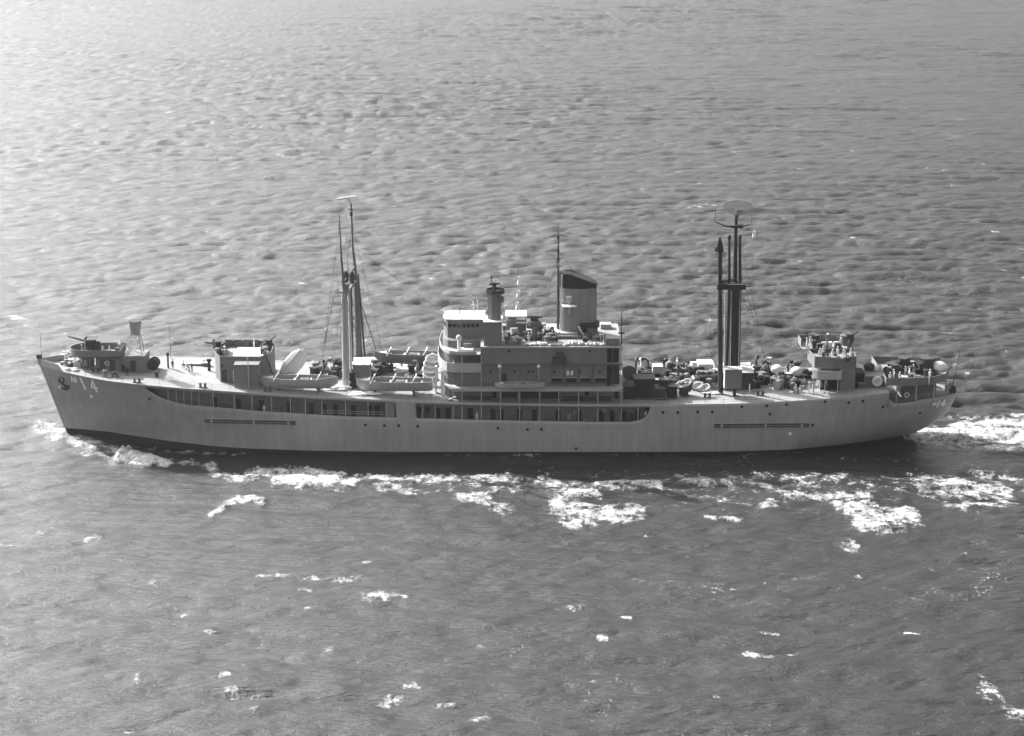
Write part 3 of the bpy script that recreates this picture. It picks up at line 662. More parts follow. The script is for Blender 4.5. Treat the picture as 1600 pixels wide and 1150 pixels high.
# funnel
fx0, fx1 = Xat(874.5,0,24), Xat(932.5,0,24); fc, fl = (fx0+fx1)/2, (fx1-fx0)/2; fw = 2.5
def oval(k, cx=fc, a=fl, b=fw, n=36):
    return [(cx+a*k*math.copysign(abs(math.cos(t))**0.75, math.cos(t)), b*k*math.copysign(abs(math.sin(t))**0.8, math.sin(t))) for t in [2*math.pi*i/n for i in range(n)]]
zt = lambda x, y: 29.55-0.5*max(0, 0)-(max(0, (x-(fx0+1.7)))/(fx1-fx0-1.7))*1.75
zc = lambda x, y: 27.15
fun = part('funnel', MB().prism(oval(1.0), Z3+.8, zc), FUNNEL, ship, smooth=True)
part('funnel_cap', MB().prism(oval(1.012), zc, zt), BLACK, ship, smooth=True)
part('funnel_mouth', MB().prism(oval(0.86), lambda x,y: zt(x,y)-.1, lambda x,y: zt(x,y)+0.05), BLACK, ship)
part('funnel_band', MB().prism(oval(1.02), 24.6, 24.72), FUNNEL, fun)
part('funnel_base', MB().box(P(855,0,19), P(915,0,19), -3.4, 3.4, Z3+.06, Z3+.8), LIGHT, ship)
part('funnel_casing', MB().box(P(851,-3,19), P(917,-3,19), -4.6, -3.45, Z3+.06, Z3+.55), MIDG, ship)
part('steam_pipe', MB().tube([(fx0-.25,-.5,Z3+.8),(fx0-.25,-.5,30.2)], .16, 8), DARK, ship)
part('steam_pipe', MB().tube([(fx0+.3,-1.9,Z3+.8),(fx0+.3,-1.9,29.5)], .13, 8), LIGHT, ship)
sx = Xat(890,-3,25)
part('searchlight_platform', MB().prism([(sx-1.3,-2.2),(sx-1.1,-3.9),(sx+1.1,-3.9),(sx+1.4,-2.2)], 24.2, 24.36).tube([(sx,-3.4,24.2),(sx,-2.4,22.8)],.07,5), WHITE, ship)
part('searchlight', MB().tube([(sx-.1,-3.1,24.36),(sx-.1,-3.1,25.1)],.14,6).tube([(sx-.55,-3.1,25.5),(sx+.35,-3.1,25.5)],[.5,.4],12), LIGHT, ship, smooth=True)
for z in (25.2,): part('platform_rail', MB().tube([(sx-1.3,-2.4,z),(sx-1.1,-3.85,z),(sx+1.1,-3.85,z),(sx+1.4,-2.4,z)], .03, 5), LIGHT, ship)
# mast before the funnel
mx0 = Xat(872,0,28)
part('signal_mast', MB().tube([(mx0,0,Z3),(mx0,0,30),(mx0,0,34.5),(mx0-.05,0,38.3)],[.24,.2,.13,.03],8), DARK, ship, smooth=True)
for z, l in ((33.2,.6),(31.6,.9),(35.5,.45)): part('mast_fitting', MB().box(mx0-l*.5,mx0+l*.3,-.8*l,.8*l,z-.08,z+.1).box(mx0-.25,mx0+.2,-.2,.2,z,z+.5), DARK, ship)
part('rigging', MB().tube([(mx0,0,33.5),(fx0+2.5,0,29.5)],.03,4), WIRE, ship)
part('signal_yard', MB().tube([(mx0,-4.5,31.5),(mx0,4.5,31.5)],[.05,.05],6), DARK, ship)
# roof clutter between tower and funnel
def obx(nm, px0, px1, py0, py1, Y, dy, m_, zb=None):
    """box with its near face at Y covering the pixel box"""
    z1 = Zat(py0, Y); z0 = zb if zb is not None else Zat(py1, Y); zm = (z0+z1)/2
    return part(nm, MB().box(Xat(px0,Y,zm), Xat(px1,Y,zm), Y, Y+dy, z0, z1), m_, ship)
obx('flag_locker', 792, 806, 500, 520, -2.5, 2, SUPER, Z3+.06)
obx('flag_bag', 806, 822, 505, 528, -3.5, 2.4, MIDG, Z3+.06)
obx('awning', 790, 823, 494, 496, -2.0, 4.5, WHITE)
for px in (791,822): part('awning_post', MB().tube([(Xat(px,-1.9,20),-1.9,Z3),(Xat(px,-1.9,20),-1.9,Zat(496,-1.9))],.06,5), LIGHT, ship)
gx = Xat(835,-5,20)
part('director_pedestal', MB().lathe((gx,-5,Z3+.06),[(.9,0),(.55,.3),(.5,2.2),(1.0,2.5),(1.1,3.3),(.3,3.5)],12), MIDG, ship, smooth=True)
part('director_head', MB().box(gx-.7,gx+.7,-5.6,-4.4,22.2,23.1).tube([(gx-1.2,-5,22.8),(gx+1.2,-5,22.8)],.17,8), DARK, ship)
gx = Xat(803,-6,20)
part('signal_searchlight', MB().tube([(gx,-6,Z3),(gx,-6,Z3+1.3)],.25,8).tube([(gx-.5,-6.2,Z3+1.8),(gx+.6,-5.8,Z3+1.9)],[.62,.5],12), LIGHT, ship, smooth=True)
for (px, py, Y, m_) in ((792,541,-8.2,DARK),(812,540,-8.5,MIDG),(845,532,-6,DARK),(822,524,-4,SUPER),(858,540,-8,MIDG),(931,538,-7.5,MIDG)):
    x = Xat(px,Y,19.3); part('mushroom_vent', MB().lathe((x,Y,Z3+.05),[(.28,0),(.28,.9),(.6,1.0),(.55,1.25),(.1,1.4)],10), m_, ship, smooth=True)
for (a_, c_, Y, h, m_) in ((820,838,-8.9,.55,LIGHT),(840,856,-8.7,.7,CANVAS),(858,886,-8.9,.5,LIGHT),(888,913,-8.6,.75,LIGHT),(915,944,-8.9,.65,ROPE)):
    x0_, x1_ = P(a_,Y,19), P(c_,Y,19); b = MB()
    k = 5
    for i in range(k): xx = x0_+(x1_-x0_)*(i+.5)/k; b.ell((xx,Y+random.uniform(-.25,.25),Z3+.05+h*.35),((x1_-x0_)/k*random.uniform(.7,1.1),random.uniform(.5,.9),h*random.uniform(.35,.6)),10,6)
    part('canvas_bundle', b, m_, ship, smooth=True)
part('white_spar', MB().tube([(P(850,-6,19),-6.4,Z3+.8),(P(868,-6,19),-6.4,Z3+.85)],.16,6), WHITE, ship)
# casing and platform abaft the funnel
obx('vent_trunk', 918, 934, 512, 540, -4.0, 3.2, SUPER, Z3+.06)
obx('trunk_platform', 906, 937, 509, 511.5, -4.4, 4.2, BLACK)
part('trunk_brace', MB().tube([Vector(pY(904,510,-4.2)), Vector(pY(914,528,-4.2))],.12,6), WHITE, ship)
part('after_deck_locker', MB().box(P(938,3,20),P(955,3,20),2.5,4.3,Z3+.06,Z3+.9), LIGHT, ship)
obx('ready_locker', 947, 968, 529, 547, -9.3, 2.2, SUPER, Z3+.06)
part('antenna_post', MB().tube([(P(971,-8,21),-8,Z3),(P(971,-8,21),-8,23.5),(P(971,-8,21),-8,25.8)],[.12,.08,.02],6), DARK, ship)
part('post_lamp', MB().box(P(966,-8,20),P(976,-8,20),-8.2,-7.8,20.6,20.85), DARK, ship)
part('aft_post', MB().tube([(P(943,-8.8,20),-8.8,Z3),(P(943,-8.8,20),-8.8,21.0)],.09,6), WHITE, ship)
railing([(P(786,-9.8,19),-9.85,Z3+.06),(P(945,-9.8,19),-9.85,Z3+.06)], 0.9, rails=(.5,1.05))
railing([(P(760,6.5,19),6.5,Z3+.06),(P(971,6.5,19),6.5,Z3+.06)], 0.9, rails=(.5,1.05))
# davits above the walkway
for px in (781, 841.5):
    x = P(px,-10.8,14)
    dvt = part('davit', MB().tube([(x,-10.5,Z1),(x,-10.5,14.6),(x,-10.8,15.5),(x,-11.6,15.9)],[.15,.14,.12,.10],8), LIGHT, ship, smooth=True)
    part('davit_head', MB().ell((x,-11.7,15.8),(.32,.32,.32),10,6), WHITE, dvt, smooth=True)
    part('boat_fall', MB().tube([(x,-11.7,15.7),(x,-11.7,13.0)],.035,4), WIRE, dvt)
railing([(P(713,-11,12),-10.95,Z1+.06),(P(970,-11,12),-10.95,Z1+.06)], 1.0, m_ if False else MIDG)
# pale ladders and fittings under the bridge front
part('front_ladder', MB().box(xf-.7,xf-.45,-6.2,-5.2,ZD(-12),14.3), WHITE, ship)
part('front_ladder', MB().tube([(xf+.6,-9.3,ZD(-12)+.2),(xf+.6,-9.3,14.4)],.22,8), WHITE, ship)
part('bitts', MB().box(P(688,-9,10),P(698,-9,10),-9.9,-9.3,ZD(-12),ZD(-12)+.55), WHITE, ship)
part('stair_flight', MB().prism([(P(700,-10,10),-10.4),(P(712,-10,10),-10.4),(P(712,-10,10),-9.6),(P(700,-10,10),-9.6)], lambda x,y: ZD(x)+(Z1-ZD(x))*max(0,(x-P(700,-10,10)))/3.0*.55, lambda x,y: ZD(x)+.15+(Z1-ZD(x))*max(0,(x-P(700,-10,10)))/3.0*.6), LIGHT, ship)

# ------------------------------------------------------------------ fo'c'sle
def dk(px, py): return on_deck(px, py)
part('jackstaff', MB().tube([(-82.2,0,13.2),(-82.2,0,20.6)],[.06,.03],6), DARK, ship)
part('bow_fairlead', MB().box(-83.0,-82.2,-.35,.35,14.2,14.9).tube([(-82.6,-.5,14.6),(-82.6,.5,14.6)],.22,8), DARK, ship)
def tub_plan(x0, x1, yh, n=10):
    c = x0+yh; P_ = [(x1,-yh),(x1,yh)]
    for i in range(n+1): t = math.pi/2+math.pi*i/n; P_.append((c+yh*math.cos(t), yh*math.sin(t)))
    return P_
tx0, tx1 = Xat(110,0,15.5), Xat(192,0,15.5)
part('gun_platform', MB().prism(tub_plan(tx0,tx1,2.9), 15.0, 15.15), DECK, ship)
part('gun_tub_wall', MB().wall(tub_plan(tx0,tx1,2.9), 15.0, 16.3, .1), SUPER, ship, smooth=True)
part('platform_support', MB().lathe(((tx0+2.9),0,12.6),[(1.2,0),(1.2,1.6),(2.4,2.4)],12), SUPER, ship)
zb_ = ZD(Xat(170,0,12.5))
hsf = part('forward_deckhouse', MB().box(Xat(150,-2,13.5),tx1-.1,-2.3,2.3,zb_-.05,15.0), SUPER, ship)
for px in (161,176): link('door', door2, hsf, loc=(Xat(px,-2.3,13.5),-2.33,zb_+.1))
part('life_ring', MB().tube([(Xat(167,-2.4,13.8)+.35*math.cos(t),-2.42,13.9+.35*math.sin(t)) for t in [2*math.pi*i/12 for i in range(13)]],.09,6), WHITE, ship)
for px in (130,141,188): part('support_post', MB().tube([(Xat(px,-2.6,14),-2.6,ZD(-72)-.2),(Xat(px,-2.6,14),-2.6,15)],.09,6), SUPER, ship)
def gun_mount(x, y, z, rz, el, s=1.0, m_=DARK, shield=True, barrels=1, L=5.2):
    g = part('gun_mount', MB().lathe((0,0,0),[(1.0*s,0),(1.0*s,.35*s),(.6*s,.4*s),(.6*s,.9*s)],14).box(-.9*s,-.2*s,-.75*s,-.6*s,.6*s,1.9*s).box(-.9*s,-.2*s,.6*s,.75*s,.6*s,1.9*s).box(.1*s,1.3*s,-.8*s,.8*s,.55*s,.75*s)
        .box(.2*s,.8*s,.62*s,1.0*s,.75*s,1.6*s).box(.2*s,.8*s,-1.0*s,-.62*s,.75*s,1.6*s), m_, ship, loc=(x,y,z), rot=(0,0,rz))
    if shield: part('gun_shield', MB().wall([(-1.0*s,-1.4*s),(-1.35*s,-.5*s),(-1.35*s,.5*s),(-1.0*s,1.4*s),(.2*s,1.5*s)],.7*s,2.3*s,.06,closed=False).box(-1.0*s,.5*s,-1.35*s,1.35*s,2.28*s,2.34*s), m_, g)
    ce, se = math.cos(el), math.sin(el)
    for i in range(barrels):
        yb = 0 if barrels == 1 else (-.25+.5*i)*s
        part('gun_barrel', MB().tube([(.9*s*ce,yb,1.5*s-.9*s*se),(-.5*s*ce,yb,1.5*s+.5*s*se),(-1.6*s*ce,yb,1.5*s+1.6*s*se),(-L*ce,yb,1.5*s+L*se)],[.26*s,.26*s,.14*s,.09*s],8), m_, g, smooth=True)
    part('gun_sight', MB().box(-.5*s,.1*s,-.95*s,-.75*s,1.6*s,2.1*s).ell((.9*s,-.8*s,1.1*s),(.3*s,.2*s,.3*s),8,5), m_, g)
    return g
gun_mount(Xat(147,0,16), 0, 15.15, rad(4), rad(17), 1.15, L=4.6)
for i,(px,w_,h_) in enumerate(((165,1.2,1.0),(174,1.4,.8),(184,1.1,1.1))):
    part('ready_box', MB().box(Xat(px,-1.5,15.5)-w_/2,Xat(px,-1.5,15.5)+w_/2,-2.3+i*.6,-1.4+i*.6,15.15,15.15+h_), [DARK,MIDG,DARK][i], ship)
# lookout bucket on a lattice
lx = Xat(212,0,17)
bz = part('tower_house', MB().box(Xat(195,-2,13.5),Xat(228,-2,13.5),-2.4,2.0,ZD(lx)-.05,15.2), SUPER, ship)
link('door', door2, bz, loc=(lx-.2,-2.43,ZD(lx)+.2))
lt = MB()
for sx_ in (-1,1):
    for sy_ in (-1,1): lt.tube([(lx+sx_*1.15,sy_*1.15,15.2),(lx+sx_*.75,sy_*.75,18.6)],.07,5)
for k in range(3):
    z0, z1 = 15.2+k*1.15, 15.2+(k+1)*1.15; r0, r1 = 1.15-.135*k, 1.15-.135*(k+1)
    for sy_ in (-1,1):
        lt.tube([(lx-r0,sy_*r0,z0),(lx+r1,sy_*r1,z1)],.045,4); lt.tube([(lx+r0,sy_*r0,z0),(lx-r1,sy_*r1,z1)],.045,4); lt.tube([(lx-r1,sy_*r1,z1),(lx+r1,sy_*r1,z1)],.045,4)
        lt.tube([(lx+sy_*r0,-r0,z0),(lx+sy_*r1,r1,z1)],.045,4)
part('lattice_legs', lt, LIGHT, ship)
part('lookout_bucket', MB().lathe((lx,0,18.5),[(.2,0),(.85,.02),(.9,.4),(1.15,1.9),(1.15,2.35),(1.0,2.35),(.85,.6),(.1,.5)],16), HULL, ship, smooth=True)
part('bucket_rim', MB().lathe((lx,0,20.8),[(1.18,0),(1.2,.12),(1.05,.12)],16), DARK, ship)
# anchor windlass, capstans, chain
for (px,py,r_,h_,m_) in ((98,562,.5,1.0,LIGHT),(112,570,.6,1.1,WHITE),(124,566,.6,.9,LIGHT),(137,575,.45,.8,MIDG)):
    x,y,z = dk(px,py); part('capstan', MB().lathe((x,y,z),[(r_,0),(r_*.65,.2),(r_*.6,h_*.7),(r_,h_*.8),(r_*.9,h_),(.05,h_+.02)],12), m_, ship, smooth=True)
for (p0,p1) in (((92,563),(120,570)),((90,558),(122,562))):
    a_, c_ = dk(*p0), dk(*p1); b = MB()
    for i in range(14):
        t = i/13; x,y = a_[0]+(c_[0]-a_[0])*t, a_[1]+(c_[1]-a_[1])*t; b.box(x-.16,x+.16,y-.1,y+.1,ZD(x)+.02,ZD(x)+.2)
    part('anchor_chain', b, DARK, ship)
x,y,z = dk(122,572); part('windlass', MB().tube([(x,y-.9,z+.6),(x,y+.9,z+.6)],.5,12).box(x-.7,x+.7,y-1.1,y-.95,z,z+1).box(x-.7,x+.7,y+.95,y+1.1,z,z+1), LIGHT, ship)
def bollard(px, py, m_=DARK, s=1.0):
    x,y,z = dk(px,py)
    part('bollard_pair', MB().box(x-.7*s,x+.7*s,y-.25,y+.25,z,z+.12).lathe((x-.4*s,y,z+.1),[(.2*s,0),(.2*s,.6*s),(.28*s,.62*s),(.28*s,.75*s)],10).lathe((x+.4*s,y,z+.1),[(.2*s,0),(.2*s,.6*s),(.28*s,.62*s),(.28*s,.75*s)],10), m_, ship)
for p in ((149,583),(180,590),(214,598),(317,606),(418,612),(448,575),(1105,622),(1188,618),(1245,614)): bollard(*p)
def vent(px, py, h, r_=.3, m_=DARK, cowl=True):
    x,y,z = dk(px,py); b = MB()
    if cowl: b.tube([(x,y,z),(x,y,z+h*.75),(x-.1,y-.1,z+h*.92),(x-.5,y-.1,z+h)],[r_,r_*.9,r_*1.2,r_*1.8],10)
    else: b.lathe((x,y,z),[(r_,0),(r_,h*.8),(r_*1.8,h*.84),(r_*1.6,h),(.05,h*1.03)],12)
    part('ventilator', b, m_, ship, smooth=True)
for a_ in ((263,576,2.9,.16,DARK,False),(327,580,2.2,.26,BLACK,False),(245,589,1.0,.3,DARK,False),(500,583,1.4,.3,LIGHT,False),(513,589,1.6,.35,LIGHT),(1060,590,1.9,.4,DARK),(1027,592,1.3,.4,MIDG,False),(1245,598,1.6,.35,DARK),(1172,600,1.4,.3,MIDG,False)): vent(*a_)
# cable reel
def reel(px, py, r_, wd, m_, ax='y', lift=0.0):
    x,y,z = dk(px,py); z += r_+.1+lift; b = MB()
    d = Vector((0,1,0)) if ax == 'y' else Vector((1,0,0)); c = Vector((x,y,z))
    b.tube([c-d*wd/2,c+d*wd/2],r_*.75,16); 
    for s_ in (-1,1): b.tube([c+d*(s_*wd/2-.05),c+d*(s_*wd/2+.05)],r_,18)
    b.box(x-.12,x+.12,y-wd/2-.15,y-wd/2-.05,z-r_-.1,z); b.box(x-.12,x+.12,y+wd/2+.05,y+wd/2+.15,z-r_-.1,z)
    part('cable_reel', b, m_, ship, smooth=True)
reel(241,577,1.0,1.7,DARK); reel(983,594,1.25,.9,MIDG); reel(1195,590,.8,1.4,DARK); reel(505,580,.6,1.2,DARK)
part('whip_antenna', MB().tube([dk(267,560),(dk(267,560)[0],dk(267,560)[1],ZD(-60)+7.2)],[.06,.015],5), DARK, ship)
# hatch coamings
def hatch(px0, px1, py, dpx, h=.5, m_=LIGHT):
    a_ = dk(px0,py); c_ = dk(px1,py); x0_,x1_,y0_ = a_[0],c_[0],a_[1]; y1_ = y0_+dpx/2.55; z = min(a_[2],c_[2])
    hh = part('hatch_coaming', MB().box(x0_,x1_,y0_,y1_,z-.05,z+h), m_, ship); part('hatch_cover', MB().box(x0_+.15,x1_-.15,y0_+.15,y1_-.15,z+h,z+h+.12), CANVAS, hh)
hatch(283,316,571,9,.35,MIDG); hatch(618,650,586,14,.6); hatch(1080,1118,578,10,.5)

# ------------------------------------------------------------------ forward gun house
X3 = lambda px, Y=-5.5: Xat(px, Y, 14)
gp = [(X3(344),-5.6),(X3(408),-5.6),(X3(421),-3),(X3(421),3),(X3(410),5.6),(X3(346),5.6),(X3(333),2.8),(X3(333),-2.8)]
gh = part('gun_house', MB().prism(gp, lambda x,y: ZD(x)-.1, 15.0), SUPER, ship)
part('gun_house_roof', MB().prism([(x*1.0,y) for x,y in gp], 15.0, 15.1), DECK, ship)
part('gun_tub_wall', MB().wall(gp, 15.1, 16.0, .1), SUPER, ship)
part('side_locker_house', MB().box(X3(366,-8),X3(405,-8),-8.6,-5.65,ZD(-47)-.05,15.3), SUPER, ship)
part('locker_recess', MB().box(X3(364),X3(367),-5.8,-5.64,11.6,13.6), WHITE, ship)
link('door', door2, gh, loc=(X3(350),-5.63,11.6)); link('porthole', ph2, gh, loc=(X3(347),-5.63,14.3)); 
part('canvas_cover', MB().prism([(X3(361),-4.2),(X3(412),-4.2),(X3(413),3.0),(X3(362),3.2)],15.1,15.35), WHITE, ship)
part('vertical_post', MB().tube([(X3(388,-8.9),-8.9,ZD(-46)),(X3(388,-8.9),-8.9,16.6)],.09,6), LIGHT, ship)
gun_mount(X3(343,1),1.6,15.1,rad(20),rad(10),.85,DARK,True,2,2.6); gun_mount(X3(415,2),3.2,15.1,rad(200),rad(30),.75,DARK,True,2,2.2)
for (px,Y) in ((352,4.2),(366,4.9),(380,4.9),(393,4.9)): part('ready_locker', MB().box(X3(px,4),X3(px+10,4),4.6,5.3,15.1,16.4), MIDG, ship)
lad = MB(); xa_, xb_ = X3(413,-6), X3(424,-6)
for y_ in (-5.2,-4.6): lad.tube([(xb_+.6,y_,ZD(-44)),(xa_,y_,16.6)],.07,5)
for i in range(12): t = i/12; lad.box(xb_+.6+(xa_-xb_-.6)*t-.1,xb_+.6+(xa_-xb_-.6)*t+.1,-5.2,-4.6,ZD(-44)+(16.6-ZD(-44))*t,ZD(-44)+(16.6-ZD(-44))*t+.05)
part('ladder', lad, DARK, ship)

# ------------------------------------------------------------------ forward kingposts
zk = ZD(-29)
def rig(p, q, r_=.035, m_=WIRE, nm='rigging'): return part(nm, MB().tube([p,q],r_,4), m_, ship)
nb = (Xat(541.5,-4.1,10.1),-4.1,zk); ntp = pY(537.5,455,-4.1); nt2 = pY(530,332,-4.1)
kp = part('kingpost', MB().tube([nb,(nb[0]*.5+ntp[0]*.5,-4.1,(nb[2]+ntp[2])/2),ntp],[.66,.60,.48],14), LIGHT, ship, smooth=True)
part('topmast', MB().tube([ntp,pY(533,400,-4.1),nt2],[.26,.18,.04],8), MIDG, ship)
fb = (Xat(562.5,4.1,10.1),4.1,zk); ftp = pY(556,430,4.1); ft2 = pY(548.5,318,4.1)
part('kingpost', MB().tube([fb,ftp],[.68,.45],14), MIDG, ship, smooth=True)
part('topmast', MB().tube([ftp,pY(551,385,4.1),ft2],[.28,.2,.14],8), MIDG, ship)
part('mast_head_fitting', MB().box(ft2[0]-.25,ft2[0]+.25,3.9,4.3,ft2[2]-2.2,ft2[2]-1.5).box(ft2[0]-.5,ft2[0]+.4,4.0,4.2,ft2[2]-1.1,ft2[2]-.9), DARK, ship)
rd = MB(); rc = pY(543,307.5,4.1)
for k in range(6): rd.tube([(rc[0]-1.7,4.1-.7+k*.28,rc[2]-.3),(rc[0]+1.6,4.1-.7+k*.28,rc[2]+.15)],.08,4)
for k in range(9): xx = rc[0]-1.7+k*.41; rd.tube([(xx,3.3,rc[2]-.3+k*.055),(xx,4.9,rc[2]-.3+k*.055)],.07,4)
rd.tube([(rc[0]-1.7,3.3,rc[2]-.35),(rc[0]+1.6,3.3,rc[2]+.1)],.09,5); rd.tube([(rc[0],4.1,rc[2]),(ft2[0],4.1,ft2[2])],.1,6)
part('radar_antenna', rd, MESHM, ship)
part('crosstree_platform', MB().box(ntp[0]-.7,ntp[0]+1.0,-4.7,-3.5,ntp[2]-.1,ntp[2]+.1).box(ntp[0]+.1,ntp[0]+.9,-4.4,-3.8,ntp[2]+.1,ntp[2]+1.2), SUPER, ship)
part('crosstree_beam', MB().tube([(ntp[0],-4.1,ntp[2]-1.0),(ftp[0],4.1,ftp[2]-1.0)],.28,8), MIDG, ship)
part('crosstree_beam', MB().tube([(ntp[0],-4.1,ntp[2]+1.6),(ftp[0],4.1,ftp[2]+1.6)],.16,8), DARK, ship)
mid = pY(545,440,0)
part('derrick_block', MB().ell((mid[0]-.4,-1.5,mid[2]+1.2),(.5,.4,1.1),8,6).ell((mid[0]+.4,2.2,mid[2]+.2),(.5,.4,1.2),8,6), DARK, ship)
part('whip_antenna', MB().tube([pY(544,440,-1),pY(543,395,-1)],[.22,.05],6), LIGHT, ship)
part('whip_antenna', MB().tube([pY(541,380,-1),pY(541,360,-1)],[.03,.03],5), DARK, ship)
for (p0,p1,r0,m_) in (((549,600,-2.5),(545.5,452,-2.5),.20,LIGHT),((552.5,596,-1),(548.5,450,-1),.16,DARK),((545.5,604,-5),(542,470,-5),.12,LIGHT),((570,556,5),(559,428,5),.20,DARK)):
    part('derrick_boom', MB().tube([pY(*p0),pY(*p1)],[r0*.8,r0],8), m_, ship)
rig(pY(521,465,-3),pY(506.5,541,-1),.07); rig(pY(506.5,541,-1),pY(504,562,0),.03); rig(pY(562,467,4.1),pY(587.5,547,7),.075); rig(pY(560,470,3),pY(567,590,-3),.035); rig(ntp,pY(531,560,-2),.03); rig(pY(560,430,4.1),pY(570,520,2),.03)
rig(pY(530,345,-4.1),pY(527,460,-4.1),.025); rig(pY(521,465,-3),pY(534,440,-4.1),.03)
part('winch_house', MB().box(Xat(551,-3,12),Xat(577.5,-3,12),-3.1,1.6,zk-.1,13.75), SUPER, ship)
part('winch_house_roof', MB().box(Xat(550,-3,12),Xat(578.5,-3,12),-3.2,1.7,13.75,13.9), WHITE, ship)
def winch(px, py, s=1.0, m_=DARK):
    x,y,z = dk(px,py)
    wn = part('winch', MB().box(x-.9*s,x+.9*s,y-.7*s,y+.7*s,z,z+.25*s).box(x+.3*s,x+.9*s,y-.5*s,y+.5*s,z+.25*s,z+1.0*s).tube([(x-.1*s,y-.9*s,z+.8*s),(x-.1*s,y+.9*s,z+.8*s)],.22*s,8), m_, ship)
    part('winch_drum', MB().tube([(x-.1*s,y-.55*s,z+.8*s),(x-.1*s,y+.55*s,z+.8*s)],.42*s,12), MIDG, wn, smooth=True)
for a_ in ((517,590,1.2),(527,583,1.1),(593,583,1.3),(605,580,1.2),(497,575,1.0),(556,603,1.0,BLACK),(1048,580,1.5),(1062,586,1.3,MIDG),(1050,600,1.2),(1080,606,1.2,BLACK),(1100,612,1.0,BLACK),(1165,598,1.4),(1178,606,1.2,BLACK),(1190,600,1.5,BLACK),(1222,603,1.5,BLACK),(1240,606,1.3,BLACK),(1258,590,1.2,BLACK),(1352,592,1.0,BLACK)): winch(*a_)
part('post_base', MB().lathe((nb[0]+1.1,-4.6,zk),[(.8,0),(.8,.5),(.4,2.0),(.5,2.6),(.1,2.7)],12), BLACK, ship)

# ------------------------------------------------------------------ after mast group
za = ZD(38)
amx = Xat(1148,1.5,20)
mb_ = (Xat(1146,1.5,9.5),1.5,za)
part('main_mast', MB().tube([mb_, pY(1148.5,450,1.5)],[1.0,.88],16), BLACK, ship, smooth=True)
part('main_mast_top', MB().tube([pY(1148.5,450,1.5),pY(1149,400,1.5),pY(1150.5,334,1.5)],[.42,.36,.24],10), BLACK, ship, smooth=True)
part('kingpost', MB().tube([(Xat(1126,-5,9.3),-5,za),pY(1125,452,-5)],[.45,.40],12), DARK, ship, smooth=True)
part('kingpost_top', MB().tube([pY(1125,452,-5),pY(1125,378,-5)],[.36,.33],10), BLACK, ship, smooth=True)
q = pY(1124.5,378,-5); part('kingpost_cap', MB().tube([(q[0],-5,q[2]-1.6),(q[0],-5,q[2]-.2),(q[0],-5,q[2]+.8)],[.75,.5,.15],8).box(q[0]-.8,q[0]-.2,-5.2,-4.8,q[2]-1.6,q[2]-.9), BLACK, ship)
for (px,top,Y,r_) in ((1139.5,374,-2,.28),(1156,374,3.5,.34)):
    part('derrick_boom', MB().tube([pY(px-4,575,Y),pY(px,450,Y),pY(px,top,Y)],[r_*.9,r_,r_*.7],8), BLACK if True else DARK, ship)
    t = pY(px,top,Y); part('boom_head', MB().ell((t[0],Y,t[2]+.3),(.33,.3,.5),8,6), BLACK, ship)
part('derrick_boom', MB().tube([pY(1132,588,-3.5),pY(1134,455,-3.5)],.15,8), LIGHT, ship); part('derrick_boom', MB().tube([pY(1155,590,-1),pY(1157,455,0)],.16,8), MIDG, ship)
part('rigging', MB().tube([pY(1141,575,-2),pY(1143,455,-2)],.06,6), LIGHT, ship)
q0, q1 = pY(1123,447,-5), pY(1156,447,2)
part('crosstree_platform', MB().box(q0[0]-.3,q1[0]+.2,-5.6,-4.6,q0[2]-.5,q0[2]+.35), BLACK, ship)
part('crosstree_beam', MB().tube([q0,q1],.45,8), BLACK, ship); part('crosstree_beam', MB().tube([pY(1128,440,-5),pY(1150,437,2)],.25,8), BLACK, ship)
part('mast_bracket', MB().box(q1[0]-1.6,q1[0]-.2,.6,2.6,q1[2]-1.5,q1[2]+.9), BLACK, ship)
part('side_yard', MB().tube([pY(1155,443,1.5),pY(1175,442.5,1.5)],.09,6).tube([pY(1157,455,1.5),pY(1175,442.5,1.5)],.05,5), DARK, ship)
ye = [pY(1118,347,1.5),pY(1133,353,1.5),pY(1150,356,1.5),pY(1173,350.5,1.5)]
part('yardarm', MB().tube(ye,[.09,.13,.18,.10],6), DARK, ship)
for (p,q) in (((1118,347),(1118,325)),((1174,350),(1175,335))): part('yard_antenna', MB().tube([pY(*p,1.5),pY(*q,1.5)],.035,5), DARK, ship)
t = pY(1150,352,1.5); part('yard_platform', MB().box(t[0]-1.3,t[0]+1.3,.8,2.2,t[2]-.1,t[2]+.1).box(t[0]+.5,t[0]+1.2,1.1,1.9,t[2]-.5,t[2]+.1), DARK, ship)
# dish radar: a parabolic grid
rc = Vector(pY(1153,324,1.5)); rb = MB(); W, Hh_, n1, n2 = 2.6, 1.25, 18, 9
def dish(u, v): return rc+Vector((u*W*.93, -0.45+0.9*(u*u)*.9-u*.35, v*Hh_+.05))
for i in range(n1+1):
    u = -1+2*i/n1; k = math.sqrt(max(.03,1-u*u)); rb.tube([dish(u,-k),dish(u,0),dish(u,k)],.075,4)
for j in range(n2+1):
    v = -1+2*j/n2; k = math.sqrt(max(.03,1-v*v)); rb.tube([dish(-k+2*k*i/8,v) for i in range(9)],.08,4)
rb.tube([dish(math.cos(t),math.sin(t)) for t in [2*math.pi*i/24 for i in range(25)]],.08,5)
part('dish_radar', rb, MESHM, ship); part('radar_pedestal', MB().tube([rc+Vector((0,.1,-.6)),rc+Vector((-.2,0,-2.2))],[.45,.25],8).box(rc.x-.3,rc.x+.9,1.2,2.2,rc.z-.9,rc.z-.3), MIDG, ship)
rig(pY(1157,455,1.5),pY(1172,490,0),.03); rig(pY(1172,490,0),pY(1215,560,-2),.02); rig(pY(1175,352,1.5),pY(1176,442,1.5),.02); rig(pY(1122,455,-5),pY(1119,580,-5),.03); rig(pY(1128,380,-5),pY(1130,450,-5),.03)
rig(pY(1176,443,1.5),pY(1184,555,3),.02)
